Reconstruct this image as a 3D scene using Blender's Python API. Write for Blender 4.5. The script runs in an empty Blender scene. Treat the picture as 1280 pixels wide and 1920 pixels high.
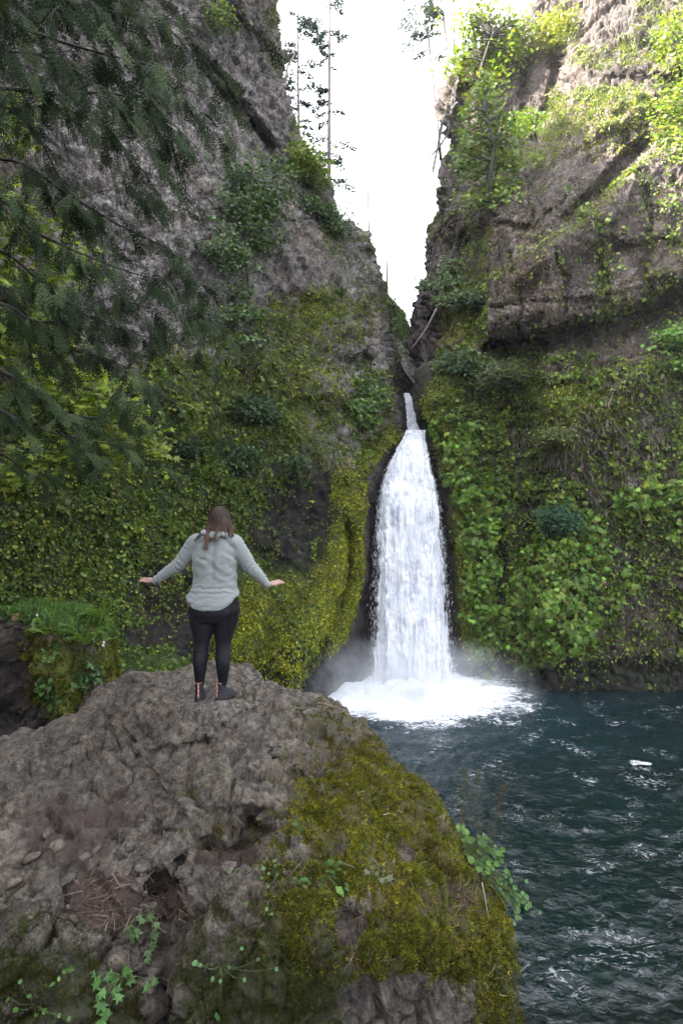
import bpy, bmesh, math, random
import numpy as np
from mathutils import Vector
from mathutils.bvhtree import BVHTree

random.seed(7)
rng = np.random.default_rng(11)
sc = bpy.context.scene
COL = sc.collection

# ------------------------------------------------------------------ camera
CAM_Z = 7.2                      # eye height above the pool (pool surface is z = 0)
F = 20.0 / 36.0 * 1920.0         # focal length in photograph pixels
cam_d = bpy.data.cameras.new('camera')
cam_d.lens = 20.0
cam_d.sensor_width = 36.0
cam_d.sensor_fit = 'AUTO'
cam_d.clip_start = 0.05
cam_d.clip_end = 2000.0
cam = bpy.data.objects.new('camera', cam_d)
COL.objects.link(cam)
cam.location = (0, 0, CAM_Z)
cam.rotation_euler = (math.radians(90), 0, 0)
sc.camera = cam

# ------------------------------------------------------------------ light
SUN_EL, SUN_AZ = 47.0, -92.0      # azimuth from +Y (view direction) towards +X; sun is on the left
world = bpy.data.worlds.new('World')
sc.world = world
world.use_nodes = True
wn = world.node_tree
wn.nodes.clear()
w_out = wn.nodes.new('ShaderNodeOutputWorld')
w_bg = wn.nodes.new('ShaderNodeBackground')
w_sky = wn.nodes.new('ShaderNodeTexSky')
w_sky.sky_type = 'NISHITA'
w_sky.sun_disc = False
w_sky.sun_elevation = math.radians(SUN_EL)
w_sky.sun_rotation = math.radians(SUN_AZ)
w_sky.air_density = 1.0
w_sky.dust_density = 4.0
w_sky.ozone_density = 1.0
w_bg.inputs['Strength'].default_value = 0.15
w_hs = wn.nodes.new('ShaderNodeHueSaturation')      # thin high haze: paler sky
w_hs.inputs['Saturation'].default_value = 0.28
wn.links.new(w_sky.outputs[0], w_hs.inputs['Color'])
wn.links.new(w_hs.outputs[0], w_bg.inputs[0])
wn.links.new(w_bg.outputs[0], w_out.inputs[0])
sun_d = bpy.data.lights.new('sun', 'SUN')
sun_d.energy = 4.5
sun_d.angle = math.radians(1.5)
sun_d.color = (1.0, 0.93, 0.80)
sun = bpy.data.objects.new('sun', sun_d)
COL.objects.link(sun)
_el, _az = math.radians(SUN_EL), math.radians(SUN_AZ)
SUN_DIR = Vector((math.sin(_az) * math.cos(_el), math.cos(_az) * math.cos(_el), math.sin(_el)))
sun.location = SUN_DIR * 60
sun.rotation_euler = SUN_DIR.to_track_quat('Z', 'Y').to_euler()
sc.view_settings.view_transform = 'Standard'
sc.view_settings.look = 'None'
sc.view_settings.gamma = 1.0
sc.view_settings.use_curve_mapping = False
sc.view_settings.exposure = 3.6
sc.cycles.use_denoising = True
try:
    sc.cycles.denoiser = 'OPENIMAGEDENOISE'
except Exception:
    pass
sc.cycles.max_bounces = 6
sc.cycles.diffuse_bounces = 2
sc.cycles.glossy_bounces = 3
sc.cycles.transparent_max_bounces = 12
sc.cycles.volume_bounces = 1
sc.cycles.sample_clamp_indirect = 6.0

# ------------------------------------------------------------------ geometry helpers
def P(px, py, d):
    """World point seen at photograph pixel (px, py) at distance d along the view axis."""
    px = np.asarray(px, float); py = np.asarray(py, float); d = np.asarray(d, float)
    px, py, d = np.broadcast_arrays(px, py, d)
    return np.stack([(px - 640.0) / F * d, d, CAM_Z - (py - 960.0) / F * d], -1)

def pix(p):
    return 640 + p[..., 0] / p[..., 1] * F, 960 - (p[..., 2] - CAM_Z) / p[..., 1] * F

def _h(ix, iy, iz, seed):
    with np.errstate(over='ignore'):
        h = (ix.astype(np.int64) * 374761393 + iy.astype(np.int64) * 668265263 + iz.astype(np.int64) * 2147483647 + seed * 974634541) & 0xFFFFFFFF
        h = ((h ^ (h >> 13)) * 1274126177) & 0xFFFFFFFF
        h = ((h ^ (h >> 16)) * 2246822519) & 0xFFFFFFFF
        return h ^ (h >> 15)

def perlin(p, seed=0):
    i = np.floor(p).astype(np.int64)
    f = p - i
    u = f * f * f * (f * (f * 6 - 15) + 10)
    out = np.zeros(len(p))
    for dx in (0, 1):
        for dy in (0, 1):
            for dz in (0, 1):
                h = _h(i[:, 0] + dx, i[:, 1] + dy, i[:, 2] + dz, seed)
                g0 = (h & 1023) / 511.5 - 1
                g1 = ((h >> 10) & 1023) / 511.5 - 1
                g2 = ((h >> 20) & 1023) / 511.5 - 1
                w = (u[:, 0] if dx else 1 - u[:, 0]) * (u[:, 1] if dy else 1 - u[:, 1]) * (u[:, 2] if dz else 1 - u[:, 2])
                out += w * (g0 * (f[:, 0] - dx) + g1 * (f[:, 1] - dy) + g2 * (f[:, 2] - dz))
    return out * 1.3

def fbm(p, scale=1.0, octaves=4, seed=0, gain=0.5, lac=2.1):
    p = np.asarray(p, float) / scale
    a, s, n = 1.0, np.zeros(len(p)), 0.0
    for o in range(octaves):
        s += a * perlin(p + 17.3 * o, seed + o)
        n += a
        a *= gain
        p = p * lac
    return s / n * 1.6

def facets(p, scale, seed=0, tilt=0.8, off=1.0):
    """Broken-rock relief: every Worley cell is a tilted plane; also returns distance to the cell border."""
    q = np.asarray(p, float) / scale
    i0 = np.floor(q).astype(np.int64)
    best = np.full(len(q), 1e9); second = np.full(len(q), 1e9); val = np.zeros(len(q))
    for dx in (-1, 0, 1):
        for dy in (-1, 0, 1):
            for dz in (-1, 0, 1):
                c = i0 + np.array([dx, dy, dz])
                h = _h(c[:, 0], c[:, 1], c[:, 2], seed)
                h2 = _h(c[:, 0], c[:, 1], c[:, 2], seed + 77)
                fp = np.stack([(h & 1023) / 1023., ((h >> 10) & 1023) / 1023., ((h >> 20) & 1023) / 1023.], -1)
                d = q - (c + fp)
                dist = (d * d).sum(1)
                g = np.stack([(h2 & 1023) / 511.5 - 1, ((h2 >> 10) & 1023) / 511.5 - 1, ((h2 >> 20) & 1023) / 511.5 - 1], -1)
                v = off * (((h ^ h2) & 255) / 127.5 - 1) + 2 * tilt * (g * d).sum(1)
                m = dist < best
                second = np.where(m, best, np.minimum(second, dist))
                val = np.where(m, v, val)
                best = np.where(m, dist, best)
    return val, np.sqrt(second) - np.sqrt(best)

def sstep(a, b, x):
    t = np.clip((x - a) / (b - a), 0, 1)
    return t * t * (3 - 2 * t)

class TPS:
    def __init__(self, pts, reg=0.5):
        a = np.array(pts, float)
        self.xy, v = a[:, :2] / 500.0, a[:, 2]
        n = len(a)
        K = self._k(((self.xy[:, None] - self.xy[None]) ** 2).sum(-1)) + reg * 0.01 * np.eye(n)
        Pm = np.c_[np.ones(n), self.xy]
        A = np.zeros((n + 3, n + 3)); A[:n, :n] = K; A[:n, n:] = Pm; A[n:, :n] = Pm.T
        s = np.linalg.solve(A, np.r_[v, 0, 0, 0])
        self.w, self.a = s[:n], s[n:]
    @staticmethod
    def _k(r2):
        return 0.5 * r2 * np.log(r2 + 1e-12)
    def __call__(self, px, py):
        q = np.stack([np.ravel(px), np.ravel(py)], -1) / 500.0
        out = self.a[0] + q @ self.a[1:]
        for k in range(len(self.w)):
            out += self.w[k] * self._k(((q - self.xy[k]) ** 2).sum(-1))
        return out.reshape(np.shape(px))

def poly_dist(px, py, line):
    """Signed distance (positive below / right of the polyline as walked left to right) and closeness."""
    best = np.full(np.shape(px), 1e9); sign = np.ones(np.shape(px))
    for (x0, y0), (x1, y1) in zip(line[:-1], line[1:]):
        dx, dy = x1 - x0, y1 - y0
        t = np.clip(((px - x0) * dx + (py - y0) * dy) / (dx * dx + dy * dy), 0, 1)
        ex, ey = px - (x0 + t * dx), py - (y0 + t * dy)
        d = np.hypot(ex, ey)
        s = np.sign(dx * (py - y0) - dy * (px - x0))
        m = d < best
        best = np.where(m, d, best); sign = np.where(m, s, sign)
    return best * np.where(sign == 0, 1, sign)

def blobs(px, py, lst):
    """Soft union of ellipses (px, py, rx, ry, strength)."""
    out = np.zeros(np.shape(px))
    for b in lst:
        r = np.hypot((px - b[0]) / b[2], (py - b[1]) / b[3])
        out = np.maximum(out, b[4] * (1 - sstep(0.55, 1.25, r)))
    return out

def mk_mesh(name, verts, faces, attrs=None, smooth=True, colors=None, mat_idx=None):
    verts = np.ascontiguousarray(verts, np.float32).reshape(-1, 3)
    faces = np.ascontiguousarray(faces, np.int32)
    k = faces.shape[1]
    me = bpy.data.meshes.new(name)
    me.vertices.add(len(verts)); me.vertices.foreach_set('co', verts.ravel())
    me.loops.add(faces.size); me.loops.foreach_set('vertex_index', faces.ravel())
    me.polygons.add(len(faces))
    me.polygons.foreach_set('loop_start', np.arange(0, faces.size, k, dtype=np.int32))
    me.polygons.foreach_set('loop_total', np.full(len(faces), k, np.int32))
    me.polygons.foreach_set('use_smooth', np.full(len(faces), smooth, bool))
    if mat_idx is not None:
        me.polygons.foreach_set('material_index', np.ascontiguousarray(mat_idx, np.int32))
    for an, av in (attrs or {}).items():
        at = me.attributes.new(an, 'FLOAT', 'POINT')
        at.data.foreach_set('value', np.ascontiguousarray(av, np.float32).ravel())
    if colors is not None:
        at = me.attributes.new('Col', 'FLOAT_COLOR', 'POINT')
        c = np.ones((len(verts), 4), np.float32); c[:, :3] = colors
        at.data.foreach_set('color', c.ravel())
    me.update(calc_edges=True)
    return me

def link(name, me, mat=None, parent=None):
    o = bpy.data.objects.new(name, me)
    COL.objects.link(o)
    if mat is not None:
        for m in (mat if isinstance(mat, (list, tuple)) else [mat]):
            me.materials.append(m)
    if parent is not None:
        o.parent = parent
        o.matrix_parent_inverse.identity()
        o.location = -Vector(parent.get('_base', (0, 0, 0)))
    return o

def tag(o, label=None, cat=None, group=None, kind=None):
    if label: o['label'] = label
    if cat: o['category'] = cat
    if group: o['group'] = group
    if kind: o['kind'] = kind
    return o

def thing(name, loc, label, cat, group=None):
    o = bpy.data.objects.new(name, None)
    COL.objects.link(o)
    o.location = loc
    o['_base'] = [float(v) for v in loc]
    return tag(o, label, cat, group)

def grid_faces(nr, nc, wrap=False):
    i = np.arange(nr - 1)[:, None] * nc
    cols = np.arange(nc if wrap else nc - 1)[None]
    nxt = (cols + 1) % nc
    return np.stack([i + cols, i + nxt, i + nc + nxt, i + nc + cols], -1).reshape(-1, 4)

def grid_normals(v):
    du = np.gradient(v, axis=1); dv = np.gradient(v, axis=0)
    n = np.cross(du, dv)
    return n / (np.linalg.norm(n, axis=-1, keepdims=True) + 1e-9)

def norm(a):
    return a / (np.linalg.norm(a, axis=-1, keepdims=True) + 1e-9)

def tube(pts, radii, sides=6, phase=0.0):
    """Tapered tube along a polyline, closed at both ends (quads only)."""
    pts = np.asarray(pts, float); n = len(pts)
    radii = np.broadcast_to(np.asarray(radii, float), (n,))
    t = norm(np.gradient(pts, axis=0))
    up = np.array([0, 0, 1.0]) if abs(t[0, 2]) < 0.9 else np.array([0, 1.0, 0])
    a = norm(np.cross(t, up)); b = np.cross(t, a)
    th = np.arange(sides) / sides * 2 * np.pi + phase
    ring = pts[:, None] + radii[:, None, None] * (np.cos(th)[None, :, None] * a[:, None] + np.sin(th)[None, :, None] * b[:, None])
    v = np.concatenate([pts[None, :1].repeat(sides, 1) * 1.0, ring, pts[None, -1:].repeat(sides, 1)], 0)
    return v.reshape(-1, 3), grid_faces(n + 2, sides, wrap=True)

class Acc:
    """Collects quads (or triangles) into one mesh."""
    def __init__(self): self.v, self.f, self.c, self.n = [], [], [], 0
    def add(self, v, f, col=None):
        v = np.asarray(v).reshape(-1, 3)
        self.v.append(v); self.f.append(np.asarray(f) + self.n); self.n += len(v)
        if col is not None:
            self.c.append(np.broadcast_to(np.asarray(col, float), (len(v), 3)))
    def build(self, name, mat, parent=None, smooth=True):
        me = mk_mesh(name, np.concatenate(self.v), np.concatenate(self.f), smooth=smooth,
                     colors=np.concatenate(self.c) if self.c else None)
        return link(name, me, mat, parent)

def smooth_line(pts, n):
    """Catmull-Rom resampling of a polyline to n points."""
    p = np.asarray(pts, float)
    p = np.vstack([2 * p[0] - p[1], p, 2 * p[-1] - p[-2]])
    t = np.linspace(0, len(p) - 3 - 1e-6, n); i = t.astype(int); f = (t - i)[:, None]
    a, b, c, d = p[i], p[i + 1], p[i + 2], p[i + 3]
    return 0.5 * (2 * b + (c - a) * f + (2 * a - 5 * b + 4 * c - d) * f ** 2 + (3 * b - a - 3 * c + d) * f ** 3)

# ------------------------------------------------------------------ leaf templates (x across, y along, z up from the blade)
KITE = (np.array([[0, 0, 0], [.36, .45, .06], [0, 1, -.05], [-.36, .45, .06]]), np.array([[0, 1, 2, 3]]))
ROUND = (np.array([[0, 0, 0], [.40, .25, .06], [.42, .65, .04], [0, 1, -.08], [-.42, .65, .04], [-.40, .25, .06]]),
         np.array([[0, 1, 2, 3], [0, 3, 4, 5]]))
MAPLE = (np.array([[0, 0, 0], [.25, .12, .03], [.62, .10, -.05], [.38, .38, .05], [.55, .72, -.05], [.2, .62, .04], [0, 1.05, -.1],
                   [-.2, .62, .04], [-.55, .72, -.05], [-.38, .38, .05], [-.62, .10, -.05], [-.25, .12, .03], [0, .4, .02]]),
         np.array([[0, 1, 3, 12], [1, 2, 3, 3], [12, 3, 4, 5], [12, 5, 6, 7], [12, 7, 8, 9], [9, 10, 11, 11], [0, 12, 9, 11]]))
BLADE = (np.array([[-.05, 0, 0], [.05, 0, 0], [.03, .6, .10], [-.03, .6, .10], [0, 1, -.05]]),
         np.array([[0, 1, 2, 3], [3, 2, 4, 4]]))
# a short stretch of moss: three crossing tufts
_t = []
for _a in (0, 2.1, 4.2):
    _c, _s = math.cos(_a), math.sin(_a)
    _t += [[.10 * _c, .10 * _s, 0], [-.10 * _c, -.10 * _s, 0], [.55 * _c - .12 * _s, .55 * _s + .12 * _c, .7]]
MOSS = (np.array(_t), np.array([[0, 1, 2, 2], [3, 4, 5, 5], [6, 7, 8, 8]]))

def fix_tris(F_):
    return F_

def scatter(name, tmpl, pos, nrm, size, col, droop=0.5, jitter=0.5, mat=None, parent=None, face=0.6, ydir=None, r=None):
    """One mesh of many leaves. Blades face along nrm (mixed with random), their tips point down the slope."""
    r = r or rng
    N = len(pos)
    n = norm(nrm * face + r.normal(0, jitter, (N, 3)) + np.array([0, 0, .25]))
    y = (r.normal(0, 1.0, (N, 3)) * (1 - droop) + np.array([0, 0, -1.0]) * droop + nrm * 0.25) if ydir is None else ydir + r.normal(0, jitter * .5, (N, 3))
    y = norm(y - (y * n).sum(1, keepdims=True) * n)
    x = np.cross(y, n)
    tv, tf = tmpl
    s = np.broadcast_to(np.asarray(size, float).reshape(-1, 1, 1), (N, 1, 1)) if np.ndim(size) else np.full((N, 1, 1), size)
    V = pos[:, None] + s * (tv[None, :, 0:1] * x[:, None] + tv[None, :, 1:2] * y[:, None] + tv[None, :, 2:3] * n[:, None])
    k = len(tv)
    Fc = tf[None] + (np.arange(N) * k)[:, None, None]
    C = np.repeat(col[:, None], k, 1)
    return V.reshape(-1, 3), Fc.reshape(-1, 4), C.reshape(-1, 3)

def quad_mesh(name, V, Fc, C, mat, parent=None, smooth=False):
    """Mesh from quads where a repeated last index marks a triangle."""
    tri = Fc[:, 2] == Fc[:, 3]
    if tri.any():
        q = Fc[~tri]; t = Fc[tri][:, :3]
        f3 = np.concatenate([q[:, [0, 1, 2]], q[:, [0, 2, 3]], t]) if len(q) else t
        me = mk_mesh(name, V, f3, smooth=smooth, colors=C)
    else:
        me = mk_mesh(name, V, Fc, smooth=smooth, colors=C)
    return link(name, me, mat, parent)

def palette(n, cols, r=None, var=0.15):
    r = r or rng
    c = np.array(cols)[r.integers(0, len(cols), n)]
    return np.clip(c * (1 + r.normal(0, var, (n, 1))) * (1 + r.normal(0, .05, (n, 3))), 0.002, 1)

def patchy(col, p, scale, seed, brown=.5, amount=.5):
    """Growth differs from patch to patch: brighter and duller stands, some dried to brown."""
    a = fbm(p, scale, 4, seed, .6)[:, None]; b_ = fbm(p, scale * .7, 4, seed + 9, .6)[:, None]
    c = col * np.clip(1 + amount * 1.6 * a, .35, 1.9)
    lum = c.mean(1, keepdims=True)
    return np.clip(c * (1 - brown * sstep(.1, .45, b_)) + lum * np.array([1.25, .85, .38]) * brown * sstep(.1, .45, b_), .002, 1)

# ------------------------------------------------------------------ materials
def mat_new(name):
    m = bpy.data.materials.new(name); m.use_nodes = True
    nt = m.node_tree; nt.nodes.clear()
    out = nt.nodes.new('ShaderNodeOutputMaterial')
    return m, nt, out

class NB:
    def __init__(self, nt): self.nt = nt
    def n(self, t, **kw):
        nd = self.nt.nodes.new(t)
        for k, v in kw.items():
            if k in nd.inputs: 
                self.set(nd.inputs[k], v)
            else: setattr(nd, k, v)
        return nd
    def set(self, sock, v):
        if hasattr(v, 'is_linked') or hasattr(v, 'links'): self.nt.links.new(v, sock)
        else: sock.default_value = v
    def noise(self, vec, scale, detail=5, rough=0.6, dist=0.0):
        nd = self.n('ShaderNodeTexNoise'); self.set(nd.inputs['Vector'], vec)
        nd.inputs['Scale'].default_value = scale; nd.inputs['Detail'].default_value = detail
        nd.inputs['Roughness'].default_value = rough; nd.inputs['Distortion'].default_value = dist
        return nd.outputs['Fac']
    def ramp(self, fac, stops):
        nd = self.n('ShaderNodeValToRGB'); self.set(nd.inputs[0], fac)
        el = nd.color_ramp.elements
        while len(el) < len(stops): el.new(0.5)
        for e, (p, c) in zip(el, stops):
            e.position = p; e.color = (*c, 1) if not np.isscalar(c) else (c, c, c, 1)
        return nd.outputs[0]
    def mix(self, fac, a, b, mode='MIX'):
        nd = self.n('ShaderNodeMix', data_type='RGBA', blend_type=mode)
        self.set(nd.inputs[0], fac)
        for s, v in ((nd.inputs[6], a), (nd.inputs[7], b)):
            if isinstance(v, tuple): v = (*v, 1) if len(v) == 3 else v
            self.set(s, v)
        return nd.outputs[2]
    def math(self, op, a, b=0.0, clamp=False):
        nd = self.n('ShaderNodeMath', operation=op, use_clamp=clamp)
        self.set(nd.inputs[0], a); self.set(nd.inputs[1], b)
        return nd.outputs[0]
    def attr(self, name, out='Fac'):
        nd = self.n('ShaderNodeAttribute', attribute_name=name)
        return nd.outputs[out]
    def pos(self):
        return self.n('ShaderNodeNewGeometry').outputs['Position']
    def scaled(self, vec, s):
        nd = self.n('ShaderNodeMapping'); self.set(nd.inputs[0], vec)
        nd.inputs['Scale'].default_value = s
        return nd.outputs[0]
    def bump(self, h, strength, dist, normal=None):
        nd = self.n('ShaderNodeBump'); nd.inputs['Strength'].default_value = strength
        nd.inputs['Distance'].default_value = dist; self.set(nd.inputs['Height'], h)
        if normal is not None: self.set(nd.inputs['Normal'], normal)
        return nd.outputs[0]

def rock_material(name, cols, spk, moss_cols, k=1.0, dirt=(0.09, 0.065, 0.05), rough=0.85):
    """Rock with lichen speckle; attributes moss / yel / wet / pale / dirt steer what grows or lies on it."""
    m, nt, out = mat_new(name); b = NB(nt)
    p = b.pos()
    big = b.noise(b.scaled(p, (1, 1, .55)), 0.5 * k, 5, .65, .8)
    mid = b.noise(p, 2.6 * k, 6, .65, .6)
    fine = b.noise(p, 14 * k, 6, .7)
    vfine = b.noise(p, 45 * k, 3, .7)
    base = b.ramp(b.math('ADD', b.math('MULTIPLY', mid, .6), b.math('MULTIPLY', fine, .4)),
                  [(.38, cols[0]), (.48, cols[1]), (.56, cols[2]), (.66, cols[3])])
    tint = b.ramp(big, [(.34, (.66, .63, .62)), (.5, (1.0, .98, .97)), (.64, (1.28, 1.14, 1.0))])
    base = b.mix(1.0, base, tint, 'MULTIPLY')
    # pale lichen flecks
    sp = b.ramp(b.noise(p, 5.5 * k, 8, .9, .4), [(.50, 0.0), (.57, 1.0)])
    pale = b.math('MULTIPLY', sp, b.math('ADD', b.attr('pale'), 0.26), True)
    base = b.mix(pale, base, spk)
    dk = b.ramp(b.noise(p, 6 * k, 7, .8), [(.36, 1.0), (.46, 0.0)])
    base = b.mix(b.math('MULTIPLY', dk, .75), base, tuple(c * .30 for c in cols[0]))
    # needle litter / soil
    dn = b.ramp(b.noise(p, 30 * k, 4, .8), [(.3, tuple(c * .45 for c in dirt)), (.7, tuple(c * 1.5 for c in dirt))])
    dm = b.ramp(b.math('ADD', b.attr('dirt'), b.math('MULTIPLY', b.math('SUBTRACT', mid, .5), .9)), [(.42, 0.0), (.6, 1.0)])
    base = b.mix(dm, base, dn)
    # moss
    yel = b.attr('yel')
    g1 = b.ramp(b.math('ADD', b.math('MULTIPLY', fine, .55), b.math('MULTIPLY', mid, .45)), [(.35, moss_cols[0]), (.5, moss_cols[1]), (.66, moss_cols[2])])
    g2 = b.ramp(b.math('ADD', b.math('MULTIPLY', fine, .55), b.math('MULTIPLY', mid, .45)), [(.35, moss_cols[3]), (.5, moss_cols[4]), (.66, moss_cols[5])])
    mcol = b.mix(yel, g1, g2)
    mf = b.ramp(b.math('ADD', b.attr('moss'), b.math('MULTIPLY', b.math('SUBTRACT', b.math('ADD', b.math('MULTIPLY', fine, .6), b.math('MULTIPLY', mid, .4)), .5), 1.6)), [(.44, 0.0), (.60, 1.0)])
    base = b.mix(mf, base, mcol)
    wet_shade = b.attr('wet_shade')
    base = b.mix(wet_shade, base, b.mix(1.0, base, (.085, .07, .065), 'MULTIPLY'))  # wet rock, plus shade painted into ledges, cracks and clefts
    bs = b.n('ShaderNodeBsdfPrincipled')
    b.set(bs.inputs['Base Color'], base)
    b.set(bs.inputs['Roughness'], b.math('SUBTRACT', rough, b.math('MULTIPLY', wet_shade, .35)))
    bs.inputs['Specular IOR Level'].default_value = 0.3
    hgt = b.math('ADD', b.math('MULTIPLY', fine, .6), b.math('MULTIPLY', vfine, .25))
    hgt = b.math('ADD', hgt, b.math('MULTIPLY', mid, .8))
    b.set(bs.inputs['Normal'], b.bump(hgt, 0.9, 0.12 / k))
    nt.links.new(bs.outputs[0], out.inputs[0])
    return m

MOSSC = [(.006, .010, .002), (.018, .030, .005), (.040, .058, .009), (.020, .023, .002), (.066, .072, .005), (.125, .125, .008)]
M_CLIFF_L = rock_material('left_cliff_rock', [(.017, .0135, .012), (.055, .046, .0415), (.112, .099, .093), (.195, .178, .172)], (.36, .34, .335), MOSSC, 1.0)
M_CLIFF_R = rock_material('right_cliff_rock', [(.009, .006, .005), (.028, .020, .017), (.058, .045, .040), (.105, .087, .080)], (.23, .20, .19), MOSSC, 1.0)
M_OUT = rock_material('outcrop_rock', [(.012, .0085, .0066), (.037, .0305, .0240), (.074, .063, .0505), (.135, .117, .097)], (.172, .154, .134),
                      [(.005, .006, .002), (.014, .016, .004), (.03, .032, .008), (.014, .012, .002), (.040, .032, .004), (.075, .058, .008)], 4.0, (.034, .022, .018))
M_BOULDER = rock_material('boulder_rock', [(.008, .006, .005), (.022, .016, .013), (.042, .032, .027), (.075, .062, .055)], (.10, .088, .08), MOSSC, 2.0)

def leaf_material(name, rough=0.5, trans=0.35, spec=0.35):
    m, nt, out = mat_new(name); b = NB(nt)
    c = b.attr('Col', 'Color')
    p = b.pos()
    c = b.mix(1.0, c, b.ramp(b.noise(p, 60, 2, .5), [(.3, .75), (.7, 1.2)]), 'MULTIPLY')
    bs = b.n('ShaderNodeBsdfPrincipled'); b.set(bs.inputs['Base Color'], c)
    bs.inputs['Roughness'].default_value = rough; bs.inputs['Specular IOR Level'].default_value = spec
    tr = b.n('ShaderNodeBsdfTranslucent')
    b.set(tr.inputs[0], b.mix(1.0, c, (1.25, 1.3, .55), 'MULTIPLY'))
    mx = b.n('ShaderNodeMixShader'); mx.inputs[0].default_value = trans
    nt.links.new(bs.outputs[0], mx.inputs[1]); nt.links.new(tr.outputs[0], mx.inputs[2])
    nt.links.new(mx.outputs[0], out.inputs[0])
    return m
M_LEAF = leaf_material('leaf')
M_NEEDLE = leaf_material('needle', .75, .12, .06)
M_MOSS = leaf_material('moss_strand', .8, .25, .1)

def plain(name, col, rough=0.7, var=0.25, scale=20, bump=0.3, bdist=0.01, spec=0.3, stretch=(1, 1, 1)):
    m, nt, out = mat_new(name); b = NB(nt)
    p = b.scaled(b.pos(), stretch)
    n = b.noise(p, scale, 5, .65)
    c = b.ramp(n, [(.3, tuple(v * (1 - var) for v in col)), (.7, tuple(v * (1 + var) for v in col))])
    bs = b.n('ShaderNodeBsdfPrincipled'); b.set(bs.inputs['Base Color'], c)
    bs.inputs['Roughness'].default_value = rough; bs.inputs['Specular IOR Level'].default_value = spec
    if bump: b.set(bs.inputs['Normal'], b.bump(n, bump, bdist))
    nt.links.new(bs.outputs[0], out.inputs[0])
    return m
M_BARK = plain('bark', (.075, .058, .050), .9, .5, 18, .8, .02, .2, (1, 1, .25))
M_BARK_PALE = plain('pale_bark', (.20, .17, .16), .9, .4, 9, .6, .02, .2, (1, 1, .2))
M_TWIG = plain('twig', (.016, .013, .011), .85, .4, 40, .4, .004)
# ================================================================== CLIFFS
def boundary(line):
    a = np.array(line, float)
    return lambda py: np.interp(py, a[:, 1], a[:, 0])

def rows_of(a, y0, y1, ytop, ybot, fine=4.0):
    return np.concatenate([np.arange(ytop, y0, 14.0), np.arange(y0, y1, fine), np.arange(y1, ybot + 1, 12.0)])

SKY_L = [(505, -900), (518, -50), (522, 60), (531, 100), (533, 118), (527, 150), (545, 200), (562, 240), (575, 265), (590, 295), (605, 320), (622, 352), (632, 385),
         (636, 412), (655, 414), (668, 417), (682, 427), (689, 445), (692, 470), (698, 500), (712, 540), (714, 570), (726, 590), (735, 622),
         (739, 660), (737, 700), (742, 745), (752, 780), (757, 805), (757, 815)]
SKY_R = [(1150, -900), (1020, -60), (1000, 0), (985, 20), (975, 40), (935, 80), (895, 103), (850, 122), (832, 140), (820, 170), (817, 200), (822, 235), (835, 262), (834, 278), (816, 295), (814, 325),
         (822, 350), (829, 392), (822, 408), (800, 432), (792, 460), (789, 520), (784, 570), (778, 620), (773, 655), (776, 690), (772, 720), (778, 770), (797, 800), (797, 815)]

# ---- left cliff depth
L_DEPTH = TPS([(-700, -900, 12), (-700, 300, 11.5), (-700, 1000, 11), (-700, 1500, 10.5), (-300, 600, 13), (0, 1200, 15), (0, 600, 15.5), (0, 0, 16.5), (300, 1250, 18.5), (300, 800, 19.2),
               (300, 300, 20), (300, 0, 20.5), (300, -900, 22), (480, 0, 23), (530, -500, 25), (525, 120, 25), (500, 400, 23.2), (600, 310, 27), (632, 390, 28), (500, 1250, 21.2), (480, 800, 21.3), (600, 1250, 22.6),
               (600, 900, 23.2), (560, 650, 23.2), (690, 850, 24.6), (640, 600, 25), (665, 420, 27.5), (690, 500, 27.5), (720, 800, 25.3), (735, 650, 27), (755, 800, 26.0),
               (690, 1000, 24.3), (700, 1250, 23.8), (770, 1250, 25.0), (770, 900, 26.0), (650, 1450, 22.5), (300, 1500, 17)])
FALL_L = boundary([(757, 812), (742, 842), (715, 880), (703, 920), (698, 1000), (701, 1100), (705, 1200), (690, 1290), (690, 1500)])
FALL_R = boundary([(797, 812), (800, 842), (812, 880), (824, 920), (834, 1000), (840, 1100), (846, 1200), (855, 1290), (855, 1500)])

def cliff_noise(p, amp=.85):
    q = p * np.array([1, 1, .75])
    w = p + np.stack([fbm(p, 1.6, 3, 51), fbm(p, 1.6, 3, 52), fbm(p, 1.6, 3, 53)], -1) * .6
    a, ea = facets(w * np.array([1, 1, .7]), 3.2, 3, .7)
    b_, eb = facets(w, 1.1, 5, .8)
    c, ec = facets(w, .38, 9, .9)
    e, _ = facets(w, .17, 13, .9)
    n = .22 * a + .11 * b_ + .085 * c + .050 * e + .26 * fbm(q, 2.4, 7, 21, .6) - .05 * (1 - sstep(0, .12, ea)) - .02 * (1 - sstep(0, .10, eb))
    return n * amp

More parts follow.
